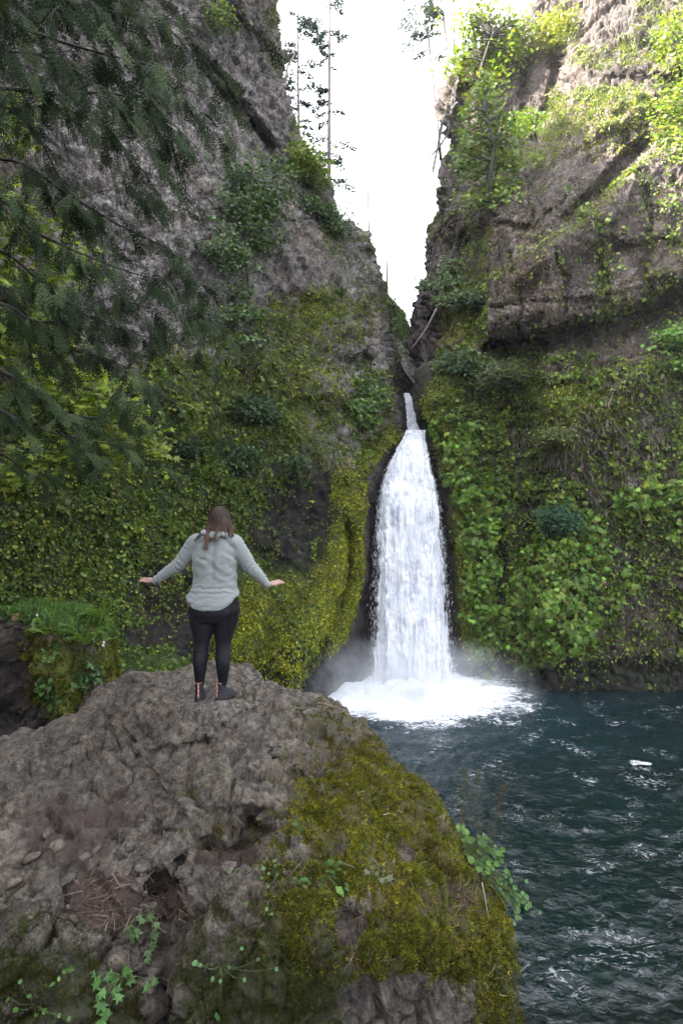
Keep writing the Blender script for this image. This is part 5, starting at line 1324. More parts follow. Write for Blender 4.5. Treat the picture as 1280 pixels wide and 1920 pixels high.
# ================================================================== MOSSY BOULDER AT THE LEFT
def boulder():
    silb = np.array([(-260, 1200), (-160, 1150), (-60, 1142), (0, 1146), (30, 1140), (70, 1136), (120, 1140), (165, 1150), (195, 1164), (208, 1190), (216, 1220), (224, 1250), (232, 1275), (238, 1300), (240, 1340), (230, 1420), (200, 1520), (100, 1700), (-60, 1760), (-200, 1700), (-270, 1500), (-280, 1330)], float)
    c = np.array([-10.0, 1330.0])
    s2 = np.r_[0, np.cumsum(np.hypot(*np.diff(np.vstack([silb, silb[:1]]), axis=0).T))]
    q = np.linspace(0, s2[-1], 280, endpoint=False)
    cl = np.vstack([silb, silb[:1]])
    ex, ey = np.interp(q, s2, cl[:, 0]), np.interp(q, s2, cl[:, 1])
    rr = np.concatenate([np.linspace(1, .12, 100) ** .9, [.05]])
    rows, PX_, PY_ = [], [], []
    for k in (.2, .5, .8, .95):                                  # far side
        x, y = c[0] + (ex - c[0]) * k, c[1] + (ey - c[1]) * k
        rows.append(P(x, y, 9.3 + 1.3 * math.sqrt(1 - k * k) ** .8)); PX_.append(x); PY_.append(y)
    for k in rr:
        x, y = c[0] + (ex - c[0]) * k, c[1] + (ey - c[1]) * k
        d = 9.3 - 1.25 * (1 - k ** 3.2) ** .55
        d = d + .35 * blobs(x, y, [(30, 1290, 50, 90, 1)]) - .10 * blobs(x, y, [(80, 1190, 30, 24, 1), (75, 1260, 24, 40, 1), (200, 1230, 30, 40, 1), (110, 1300, 40, 60, .8)])
        p = P(x, y, d)
        a, ea = facets(p, .34, 601, .8); b2, eb = facets(p, .13, 603, .8)
        p[:, 1] -= .10 * a + .05 * b2 + .10 * fbm(p, .5, 4, 605)
        p[:, 2] += .05 * fbm(p, .3, 3, 607)
        rows.append(p); PX_.append(x); PY_.append(y)
    V = np.stack(rows); X, Y = np.stack(PX_), np.stack(PY_)
    n = grid_normals(V)
    if n[60, :, 1].mean() > 0: n = -n
    pv = V.reshape(-1, 3); fm = fbm(pv, .4, 4, 611)
    moss = blobs(X.ravel(), Y.ravel(), [(130, 1200, 110, 60, 1.1), (100, 1150, 220, 26, 1.2), (120, 1280, 60, 90, .9), (220, 1240, 30, 60, 1), (70, 1210, 30, 40, .9), (80, 1290, 20, 40, .9)]) + .25 * fm
    moss -= blobs(X.ravel(), Y.ravel(), [(25, 1260, 46, 100, 1.0), (180, 1300, 26, 40, .6), (20, 1170, 24, 24, .4)])
    yel = blobs(X.ravel(), Y.ravel(), [(70, 1205, 30, 30, .9), (85, 1290, 26, 50, .9), (222, 1240, 30, 60, .8), (110, 1270, 50, 60, .6)]) + .2 * fm
    V2 = V.copy()
    o = link('boulder', mk_mesh('boulder', V2, grid_faces(V.shape[0], V.shape[1], wrap=True), attrs=dict(moss=np.clip(moss, 0, 1.2), yel=np.clip(yel, 0, 1), pale=0 * yel, wet_shade=.2 + 0 * yel, dirt=.3 * blobs(X.ravel(), Y.ravel(), [(25, 1270, 46, 100, 1.0)]))), M_BOULDER)
    tag(o, 'mossy boulder crowned with grass and ferns beside the outcrop', 'boulder')
    return V, n, X, Y
VB, NB_, XB, YB = boulder()
SB = (VB[4:], NB_[4:], XB[4:], YB[4:])
NBsign = np.where((NB_[4:, :, 1:2] > .2), -1, 1)

def bd(lst, seed, sc_=.25, lo=-.2, hi=.3):
    return lambda X, Y, c: blobs(X, Y, lst) * (.08 + clump(c, sc_, lo, hi, seed))
def cover2(name, sheet, dens, n, tmpl, size, cols, seed, lift, mat, lim=(-200, 1300, 1000, 2200), up=0.0, **kw):
    r = np.random.default_rng(seed)
    p, nn = sample_sheet(*sheet, dens, n, r, lim)
    p = p + nn * r.uniform(0, lift, (n, 1))
    if up:
        kw['ydir'] = norm(nn * .5 + np.array([0, 0, up]) + r.normal(0, .35, (n, 3)))
    V, Fc, C = scatter(name, tmpl, p, nn, r.uniform(size[0], size[1], n), patchy(palette(n, cols, r, .3), p, .22, 750 + seed, .6 if name == 'moss' else .2, .55), r=r, **kw)
    return tag(quad_mesh(name, V, Fc, C, mat), kind='stuff')
cover2('boulder_grass', SB, bd([(105, 1150, 60, 18, 1.2), (150, 1170, 50, 24, 1.0), (60, 1150, 40, 14, .9), (185, 1180, 24, 26, .8), (10, 1150, 60, 12, .5)], 621), 5200, BLADE, (.06, .20), [(.045, .095, .012), (.06, .12, .016), (.035, .075, .012)], 31, .02, M_LEAF, up=1.4, jitter=.6)
MOSS_Y = [(.095, .098, .007), (.140, .135, .009), (.056, .066, .007), (.185, .168, .014), (.032, .042, .005)]
MOSS_D = [(.024, .028, .006), (.038, .042, .008), (.012, .014, .004), (.056, .058, .011)]
MOSS_B = [(.060, .040, .012), (.045, .030, .012), (.08, .06, .015)]
cover2('boulder_moss', SB, bd([(70, 1205, 34, 34, 1), (85, 1290, 26, 50, .9), (222, 1245, 26, 60, 1), (120, 1270, 60, 70, .7), (140, 1210, 90, 40, .5)], 623), 11000, MOSS, (.03, .07), MOSS_Y + MOSS_D, 32, .01, M_MOSS, droop=.2, jitter=.5)
cover2('boulder_leaves', SB, bd([(95, 1300, 20, 34, 1), (75, 1180, 12, 12, .6), (100, 1225, 26, 14, .5), (170, 1265, 24, 24, .8), (155, 1285, 24, 12, .6), (30, 1145, 30, 10, .5), (110, 1130, 40, 10, .6)], 625), 900, ROUND, (.04, .08), [(.04, .09, .02), (.055, .11, .025)], 33, .06, M_LEAF, droop=.4)

def bpt(px, py):
    i = np.argmin((XB[4:] - px) ** 2 + (YB[4:] - py) ** 2); return VB[4:].reshape(-1, 3)[i]
fern('sword_fern', 'bright sword fern at the right end of the boulder top', bpt(186, 1172) + np.array([0, -.10, .04]), (.5, -.5, .6), 11, .56, [(.085, .16, .02), (.11, .19, .026)], 81, 'sword ferns on the boulder', 0, True)
fern('sword_fern', 'sword fern with brown hanging fronds on the boulder brow', bpt(112, 1186) + np.array([0, -.16, 0]), (.1, -1, .4), 6, .46, [(.07, .13, .02)], 82, 'sword ferns on the boulder', 9, True)
fern('sword_fern', 'green fern over dark dead fronds on the right face of the boulder', bpt(165, 1208) + np.array([0, -.14, 0]), (.3, -1, .5), 11, .54, [(.08, .15, .02), (.10, .18, .024)], 83, 'sword ferns on the boulder', 9, True)
fern('licorice_fern', 'small dark fern low on the right face of the boulder', bpt(165, 1270) + np.array([0, -.05, 0]), (.1, -1, -.2), 8, .30, [(.03, .07, .02)], 84, None, 0, True)
def flowers():
    r = np.random.default_rng(3)
    for k, (px, py, lab) in enumerate(((75, 1160, 'tiny white flower in the grass left of the boulder fern'), (198, 1205, 'tiny white flower right of the boulder fern'), (196, 1213, 'lower tiny white flower right of the boulder fern'), (14, 1138, 'tiny white flower at the left end of the boulder'))):
        p = bpt(px, py) + np.array([0, -.06, .05])
        A = Acc()
        for i in range(5):
            a = i * 1.257
            d = np.array([math.cos(a), -.25, math.sin(a)]); s = np.array([-math.sin(a), 0, math.cos(a)])
            A.add([p, p + d * .012 + s * .008, p + d * .024, p + d * .012 - s * .008], [[0, 1, 2, 3]])
        v, f = tube(np.stack([p + np.array([0, .07, -.08]), p + np.array([0, .03, -.03]), p]), .0015, 4); A.add(v, f)
        tag(A.build('white_flower', bpy.data.materials.get('flower_white') or plain('flower_white', (.6, .6, .6), .6, .05, 5, 0)), lab, 'flower', 'white flowers on the boulder')
flowers()
leafstone = Acc()
_p = bpt(38, 1157) + np.array([0, -.05, .02])
leafstone.add([_p + np.array(q) for q in ((-.055, 0, -.05), (.03, -.01, -.055), (.062, 0, .05), (-.05, .01, .04))] + [_p + np.array(q) for q in ((-.05, .02, -.045), (.03, .012, -.05), (.055, .02, .045), (-.045, .03, .035))], [[0, 1, 2, 3], [7, 6, 5, 4], [0, 3, 7, 4], [1, 5, 6, 2], [3, 2, 6, 7], [0, 4, 5, 1]])
tag(leafstone.build('fallen_leaf', plain('dead_leaf', (.16, .085, .05), .8, .2, 30, .2), smooth=False), 'tan dead leaf lying at the left of the boulder grass', 'leaf')

# low strip of leaves and moss behind the outcrop, at the foot of the left wall
gx, gd = np.meshgrid(np.linspace(150, 520, 90), np.linspace(11.0, 19.5, 60))
gp = P(gx, 1262 + 0 * gx, gd); gp[..., 2] = 3.6 - (gd - 11) * .12 + .5 * fbm(np.stack([gp[..., 0], gp[..., 1], 0 * gd], -1).reshape(-1, 3), 1.4, 4, 631).reshape(gd.shape) - 2.6 * sstep(300, 480, gx) - 6 * (1 - sstep(11, 12.0, gd))
gn = grid_normals(gp); gn = np.where(gn[..., 2:3] < 0, -gn, gn)
z = 0 * gx
tag(link('bank', mk_mesh('bank', gp, grid_faces(*gx.shape), attrs=dict(moss=.8 + z, yel=.1 + z, pale=z, wet_shade=z, dirt=z)), M_BOULDER), kind='structure')
cover2('bank_leaves', (gp, gn, gx, gp[..., 2] * 0 + 1300), lambda X, Y, c: clump(c, .5, -.2, .3, 633), 5000, ROUND, (.07, .13), BG + LG, 34, .2, M_LEAF, droop=.2, face=.5)

# ================================================================== WHAT GROWS AND LIES ON THE OUTCROP
SO = (VOF[nb:], NOF[nb:], OPX, OPY)
def thin(lst, seed, sub=(), sc_=.16, lo=-.22, hi=.25):
    return lambda X, Y, c: np.clip(blobs(X, Y, lst) - (blobs(X, Y, sub) if sub else 0), 0, 1) ** 1.5 * (.03 + clump(c, sc_, lo, hi, seed)) * (.25 + .75 * clump(c, .06, -.15, .2, seed + 1))
BARE = [(560, 1600, 22, 26, .7), (620, 1480, 26, 16, .6), (700, 1690, 20, 30, .6), (820, 1560, 14, 22, .7), (790, 1720, 22, 20, .6), (640, 1590, 16, 26, .6), (740, 1520, 24, 14, .6), (655, 1735, 34, 56, 1.0), (745, 1885, 95, 56, .9), (440, 1690, 60, 60, .5), (762, 1600, 16, 24, .9), (865, 1690, 26, 40, .7), (690, 1600, 18, 18, .4)]
cover2('moss', SO, thin([(690, 1540, 170, 130, 1.0), (780, 1650, 160, 150, 1.0), (720, 1430, 80, 50, .8), (880, 1740, 95, 110, 1.0), (600, 1560, 80, 100, .7), (760, 1470, 80, 50, .8)], 701, BARE), 62000, MOSS, (.012, .032), MOSS_Y * 2 + MOSS_D + MOSS_B[:1], 41, .004, M_MOSS, droop=.15, jitter=.55)
cover2('moss', SO, thin([(590, 1720, 110, 110, .9), (720, 1780, 120, 80, 1.0), (930, 1860, 60, 140, 1.0), (820, 1800, 80, 80, .8), (540, 1640, 60, 60, .6)], 703, BARE), 35000, MOSS, (.012, .030), MOSS_Y + MOSS_D * 2, 42, .004, M_MOSS, droop=.5, jitter=.55)
cover2('moss', SO, thin([(520, 1870, 200, 120, .9), (100, 1850, 130, 100, .8), (20, 1780, 90, 90, .7), (170, 1900, 160, 80, .8), (360, 1820, 40, 80, .6), (430, 1760, 90, 100, .5), (120, 1740, 90, 40, .35)], 705, [(300, 1830, 30, 150, 1.0), (745, 1885, 95, 56, .9)]), 38000, MOSS, (.007, .017), MOSS_D * 2 + [(.034, .040, .010), (.05, .05, .012)], 43, .003, M_MOSS, droop=.4, jitter=.55)
cover2('moss', SO, thin([(640, 1360, 110, 60, .8), (710, 1330, 50, 50, .6), (370, 1480, 60, 40, .4), (420, 1560, 90, 30, .6), (560, 1440, 60, 40, .4), (480, 1300, 60, 20, .2), (600, 1420, 120, 40, .3)], 707, sc_=.10, lo=0.0, hi=.35), 18000, MOSS, (.008, .018), MOSS_Y[:3] + MOSS_B + MOSS_D, 44, .003, M_MOSS, droop=.1, jitter=.55)
# needle litter and dead twigs
SLIV = (np.array([[-.03, 0, 0], [.03, 0, 0], [.025, 1, .02], [-.025, 1, .02]]), np.array([[0, 1, 2, 3]]))
def flat_dir(n, r):
    return None
def litter(name, lst, n, size, cols, seed, lift=.006):
    r = np.random.default_rng(seed)
    p, nn = sample_sheet(*SO, lambda X, Y, c: blobs(X, Y, lst) ** 1.5 * (.15 + clump(c, .15, -.2, .3, seed)), n, r, (-200, 1300, 1000, 2200))
    p = p + nn * r.uniform(.001, lift, (n, 1))
    V, Fc, C = scatter(name, SLIV, p, nn, r.uniform(size[0], size[1], n), palette(n, cols, r, .3), ydir=norm(r.normal(0, 1, (n, 3))), jitter=.1, face=3.0, r=r)
    return tag(quad_mesh(name, V, Fc, C, M_MOSS), kind='stuff')
litter('needle_litter', [(210, 1670, 100, 70, 1.0), (300, 1690, 60, 50, 1), (420, 1590, 90, 24, .9), (130, 1560, 120, 90, .4), (290, 1560, 50, 40, .7), (700, 1400, 120, 30, .5), (600, 1450, 80, 60, .6), (240, 1500, 60, 60, .4)], 9000, (.012, .035), [(.05, .028, .020), (.075, .045, .032), (.035, .022, .018), (.10, .07, .05)], 51)
litter('twig_litter', [(210, 1680, 100, 60, 1.0), (300, 1700, 60, 60, 1), (640, 1730, 50, 60, .8), (690, 1800, 80, 40, .5), (870, 1690, 40, 50, 1.0), (480, 1600, 60, 40, .6), (310, 1780, 30, 80, .7), (560, 1620, 40, 60, .6)], 1500, (.04, .10), [(.06, .04, .03), (.10, .075, .06), (.045, .03, .025)], 52, .012)
cover2('grass_blades', SO, thin([(780, 1600, 150, 160, .6), (640, 1500, 120, 60, .3), (915, 1800, 40, 80, 1.0), (540, 1650, 50, 60, .4), (650, 1620, 60, 60, .4)], 711), 420, BLADE, (.04, .11), [(.06, .075, .018), (.09, .085, .03), (.05, .075, .015)], 45, .004, M_LEAF, up=.3, jitter=.8)

# small stones bedded in the soil
def stones():
    r = np.random.default_rng(9)
    meshes = []
    for k in range(5):
        bm = bmesh.new(); bmesh.ops.create_icosphere(bm, subdivisions=2, radius=1)
        co = np.array([v.co[:] for v in bm.verts]); fa, _ = facets(co * 1.0 + k * 7, 1.1, 800 + k, .6)
        co = co * (1 + .22 * fa[:, None]) * np.array([1, .8, .55])
        for v, c in zip(bm.verts, co): v.co = c
        me = bpy.data.meshes.new('stone'); bm.to_mesh(me); bm.free()
        for an, val in (('moss', 0), ('yel', 0), ('pale', .05), ('wet_shade', 0), ('dirt', .15)):
            at = me.attributes.new(an, 'FLOAT', 'POINT'); at.data.foreach_set('value', np.full(len(co), val, np.float32))
        me.materials.append(M_OUT); meshes.append(me)
    spots = [(232, 1632, 24), (268, 1622, 20), (258, 1648, 16), (255, 1668, 18), (206, 1634, 22), (80, 1655, 16), (125, 1650, 18), (76, 1690, 14), (44, 1700, 12), (142, 1720, 12), (60, 1600, 22), (30, 1610, 26), (262, 1535, 12), (340, 1630, 18), (352, 1655, 16), (292, 1700, 18), (110, 1590, 18), (160, 1610, 16), (90, 1560, 20), (28, 1660, 18), (180, 1590, 14), (15, 1720, 18), (430, 1620, 20), (400, 1650, 22), (215, 1700, 10)]
    for i in range(40):
        spots.append((r.uniform(20, 340), r.uniform(1590, 1740), r.uniform(5, 10)))
    fl = VOF[nb:].reshape(-1, 3); fX, fY = OPX.ravel(), OPY.ravel()
    for px, py, s in spots:
        i = int(np.argmin((fX - px) ** 2 + (fY - py) ** 2)); p = fl[i]
        o = bpy.data.objects.new('stone', meshes[r.integers(5)]); COL.objects.link(o)
        sz = s / F * p[1] * .8
        o.scale = (sz * r.uniform(.8, 1.2), sz * r.uniform(.8, 1.2), sz * r.uniform(.8, 1.1)); o.rotation_euler = (r.normal(0, .3), r.normal(0, .3), r.uniform(0, 6.28))
        o.location = p + np.array([0, 0, sz * .12]); o.parent = outcrop
stones()

# ---- separate small plants, leaf by leaf
def opt(px, py, lift=.0):
    fl = VOF[nb:].reshape(-1, 3)
    i = int(np.argmin((OPX.ravel() - px) ** 2 + (OPY.ravel() - py) ** 2))
    return fl[i] + NOF[nb:].reshape(-1, 3)[i] * lift, NOF[nb:].reshape(-1, 3)[i]
_leafmesh = {}
def leaf_mesh(kind, col):
    key = (kind, tuple(np.round(col, 3)))
    if key not in _leafmesh:
        tv, tf = {'round': ROUND, 'maple': MAPLE, 'kite': KITE}[kind]
        tri = np.array([t for q in tf for t in ([[q[0], q[1], q[2]]] + ([[q[0], q[2], q[3]]] if q[2] != q[3] else []))])
        me = mk_mesh('leaf', tv, tri, colors=np.repeat(np.array(col)[None], len(tv), 0), smooth=False)
        me.materials.append(M_LEAF); _leafmesh[key] = me
    return _leafmesh[key]
def plant(name, label, cat, root, leaves, kind, cols, seed, stem_r=.0022, face=(0, -.6, .7), down=.5, group=None):
    """leaves: (px, py, size px) each a leaf of its own on a curved stalk from the root pixel."""
    r = np.random.default_rng(seed)
    p0, n0 = opt(*root, .0)
    t = thing(name, tuple(float(v) for v in p0), label, cat, group)
    if name == 'waterside_plant':
        leaves = [(a, b, c * .68) for a, b, c in leaves] + [(a + r.normal(0, 9), b + r.normal(0, 9), c * .62) for a, b, c in leaves] + [(a + r.normal(0, 7), b + r.normal(0, 9), c * .5) for a, b, c in leaves]
    A = Acc()
    for px, py, s in leaves:
        q, n1 = opt(px, py, .02)
        dd = min(q[1], p0[1] + .15) - r.uniform(.0, .05)
        q = P(px, py, dd)
        mid = (p0 + q) / 2 + n0 * .03
        ln = smooth_line([p0, mid, q], 6)
        v, f = tube(ln, np.linspace(stem_r, stem_r * .5, 6), 4); A.add(v, f)
        o = bpy.data.objects.new('leaf', leaf_mesh(kind, cols[r.integers(len(cols))])); COL.objects.link(o); o.parent = t
        n = Vector(face) + Vector(r.normal(0, .3, 3)); n.normalize()
        y = Vector((q - p0)); y.normalize(); y = y * .6 + Vector((r.normal(0, .4), r.normal(0, .2), -down)); y = (y - n * y.dot(n)).normalized(); x = y.cross(n)
        from mathutils import Matrix
        sz = s / F * dd * r.uniform(.85, 1.15)
        M = Matrix((x, y, n)).transposed().to_4x4()
        o.matrix_local = Matrix.Translation(Vector(q) - t.location) @ M @ Matrix.Scale(sz, 4)
    A.build('stem', bpy.data.materials.get('green_stem') or plain('green_stem', (.05, .07, .02), .6, .2, 20, 0), t)
    return t
LGc = [(.055, .12, .018), (.075, .15, .022), (.04, .09, .016)]
plant('waterside_plant', 'lush broad leaved green plant on the right edge of the outcrop', 'plant', (872, 1600),
      [(862, 1560, 22), (878, 1568, 26), (895, 1575, 24), (905, 1570, 22), (860, 1578, 20), (870, 1590, 24), (885, 1595, 26), (900, 1590, 22), (915, 1575, 14), (876, 1605, 22), (893, 1610, 24), (905, 1605, 24), (920, 1600, 26), (930, 1605, 22), (865, 1610, 16), (898, 1625, 22), (912, 1618, 22), (890, 1628, 18), (925, 1615, 18), (900, 1580, 18), (882, 1580, 20), (868, 1600, 18), (855, 1568, 14), (910, 1630, 16), (918, 1590, 14)], 'round', LGc, 91, .003)
plant('waterside_plant', 'straggling leafy sprig hanging over the water below the lush plant', 'plant', (920, 1640),
      [(935, 1640, 16), (955, 1645, 16), (960, 1660, 14), (962, 1672, 16), (970, 1678, 18), (982, 1676, 16), (960, 1690, 16), (950, 1680, 14), (970, 1700, 16), (985, 1695, 14), (968, 1715, 14), (940, 1665, 12), (945, 1655, 12), (978, 1688, 12), (990, 1690, 12), (930, 1650, 12)], 'round', [(.04, .10, .022), (.055, .12, .026)], 92, .003)
plant('maple_seedling', 'pale lobed leaves creeping over moss in the middle of the mossy face', 'plant', (715, 1630), [(690, 1632, 12), (700, 1626, 10), (730, 1618, 18), (728, 1640, 14), (715, 1645, 12), (705, 1634, 8)], 'maple', [(.06, .085, .03), (.075, .09, .04)], 93, .0015)
plant('ivy_sprig', 'dull green ivy sprig hanging in the dark cleft', 'plant', (290, 1705), [(262, 1740, 20), (250, 1745, 18), (285, 1745, 18), (280, 1715, 16), (270, 1722, 14), (295, 1728, 12), (255, 1760, 16), (285, 1765, 16), (278, 1780, 18), (240, 1735, 14), (292, 1750, 12), (275, 1795, 14), (260, 1715, 12)], 'maple', [(.035, .065, .02), (.045, .08, .025)], 94, .002)
plant('ivy_sprig', 'brighter green ivy sprig at the lower left below the cleft plant', 'plant', (235, 1845), [(200, 1825, 18), (190, 1840, 22), (215, 1830, 20), (230, 1820, 18), (240, 1835, 20), (200, 1860, 20), (215, 1850, 18), (195, 1875, 20), (205, 1890, 22), (255, 1845, 22), (270, 1850, 18), (285, 1840, 12), (225, 1862, 16), (245, 1815, 12), (180, 1825, 12), (190, 1910, 18), (186, 1865, 14)], 'maple', [(.04, .10, .02), (.05, .12, .025)], 95, .002)
plant('ivy_sprig', 'tiny green sprig by itself on the dark lower left moss', 'plant', (110, 1840), [(125, 1815, 16), (118, 1818, 12), (105, 1842, 14), (110, 1830, 10)], 'kite', LGc, 96, .0015)
plant('round_leaf_plant', 'single large round green leaf beside little ferns on the moss', 'plant', (578, 1660), [(581, 1652, 30)], 'round', [(.035, .115, .022)], 97, .002)
plant('nettle_sprig', 'pointed bright green leaves right of the round leaf', 'plant', (605, 1655), [(600, 1655, 18), (602, 1668, 24), (612, 1668, 24), (628, 1662, 24), (640, 1655, 18), (636, 1668, 18), (622, 1650, 14)], 'kite', LGc, 98, .002)
plant('clover_patch', 'scattered little round leaves left of the small ferns', 'plant', (510, 1640), [(503, 1612, 8), (512, 1618, 9), (520, 1622, 8), (498, 1628, 9), (506, 1635, 8), (516, 1640, 8), (495, 1645, 8), (435, 1632, 10), (505, 1660, 8), (500, 1700, 9), (507, 1712, 9), (465, 1690, 9), (512, 1628, 8)], 'round', [(.06, .11, .03)], 99, .0012)
plant('clover_patch', 'scattered little leaves on the dark face at lower middle', 'plant', (430, 1800), [(372, 1806, 12), (380, 1810, 10), (400, 1830, 8), (415, 1835, 8), (450, 1778, 9), (432, 1810, 8), (455, 1835, 9), (405, 1898, 10), (412, 1905, 10), (480, 1800, 8), (515, 1815, 8)], 'round', [(.05, .11, .03)], 100, .0012)
plant('clover_patch', 'pale little leaves in the bottom left corner', 'plant', (60, 1890), [(20, 1870, 10), (40, 1835, 10), (85, 1890, 12), (100, 1895, 12), (70, 1900, 10), (110, 1900, 10), (60, 1865, 10), (35, 1890, 12), (130, 1905, 10)], 'round', [(.045, .10, .02)], 101, .0012)
for i, (px, py, s, lab, dirv) in enumerate(((566, 1560, .11, 'single bright fern frond standing on the brown moss edge', (-.3, -.4, .8)), (600, 1625, .12, 'small fern with curled fronds above the round leaf', (.2, -.6, .5)), (620, 1640, .11, 'small fern with toothed fronds right of the curled one', (.5, -.6, .4)), (565, 1665, .10, 'yellowish small fern left of the round leaf', (-.6, -.6, .2)), (838, 1575, .14, 'pale fern fronds at the lip of the mossy face', (-.4, -.7, .2)))):
    p, n = opt(px, py, .005)
    fern('small_fern', lab, p, dirv, 3 + (i % 3) * 2, s, [(.06, .125, .02), (.075, .14, .03)] if i < 3 else [(.085, .11, .04)], 110 + i, None, 2 if i == 0 else 0, True, .2)

def seed_stalk(pts, d, label, seed):
    """Dry flower spike with clusters of tiny seed heads."""
    r = np.random.default_rng(seed)
    a = np.array(pts, float)
    line = smooth_line(P(a[:, 0], a[:, 1], d), 20)
    t = thing('seed_stalk', tuple(float(v) for v in line[0]), label, 'plant', 'dry seed stalks by the water')
    A = Acc(); v, f = tube(line, np.linspace(.003, .0014, 20), 4); A.add(v, f, (.07, .055, .035))
    for i in range(420):
        k = int(r.uniform(.22, 1) * 19); o = line[k]
        ph = r.uniform(0, 6.28); L = r.uniform(.005, .075) * (1 - .55 * k / 19)
        e = o + np.array([math.cos(ph) * L, math.sin(ph) * L, r.uniform(-.004, .018)])
        s = r.uniform(.003, .0075)
        c = np.array([(.13, .11, .075), (.19, .165, .12), (.07, .055, .03)])[r.integers(3)]
        A.add([e + np.array(q) * s for q in ((-1, 0, 0), (0, -1, .6), (1, 0, 0), (0, 1, -.6), (0, 0, 1.6))][:4], [[0, 1, 2, 3]], c)
        A.add([o, o + np.array([0, 0, .001]), e, e - np.array([0, 0, .001])], [[0, 1, 2, 3]], c * .7)
    A.build('stem', M_LEAF, t, smooth=False)
seed_stalk([(862, 1575), (866, 1530), (870, 1480), (873, 1440)], 3.95, 'leftmost dry brown seed stalk in front of the water', 1)
seed_stalk([(893, 1580), (896, 1540), (894, 1480), (896, 1445)], 3.9, 'middle dry seed stalk, the densest of those by the water', 2)
seed_stalk([(910, 1600), (925, 1550), (940, 1500), (948, 1465)], 3.85, 'rightmost dry seed stalk leaning towards the water', 3)
# dry stick hanging on the edge
for nm, lab, pts, d, r0 in (('dead_stick', 'thin bleached stick hanging on the right edge of the mossy rock', [(903, 1655), (908, 1680), (912, 1705), (917, 1722)], 3.42, .0045), ('dead_stick', 'short dark curved stick lying in the needle litter', [(138, 1708), (155, 1704), (172, 1702)], 0, .004)):
    a = np.array(pts, float)
    if d: w = P(a[:, 0], a[:, 1], d)
    else: w = np.stack([opt(x, y, .006)[0] for x, y in pts])
    if d: w = np.stack([P(x, y, min(d, opt(x, y)[0][1] - .012)) for x, y in pts])
    v, f = tube(smooth_line(w, 10), np.linspace(r0, r0 * .5, 10), 5)
    tag(link(nm, mk_mesh(nm, v, f), M_BARK_PALE if r0 > .0042 else M_TWIG), lab, 'stick', 'sticks on the outcrop')
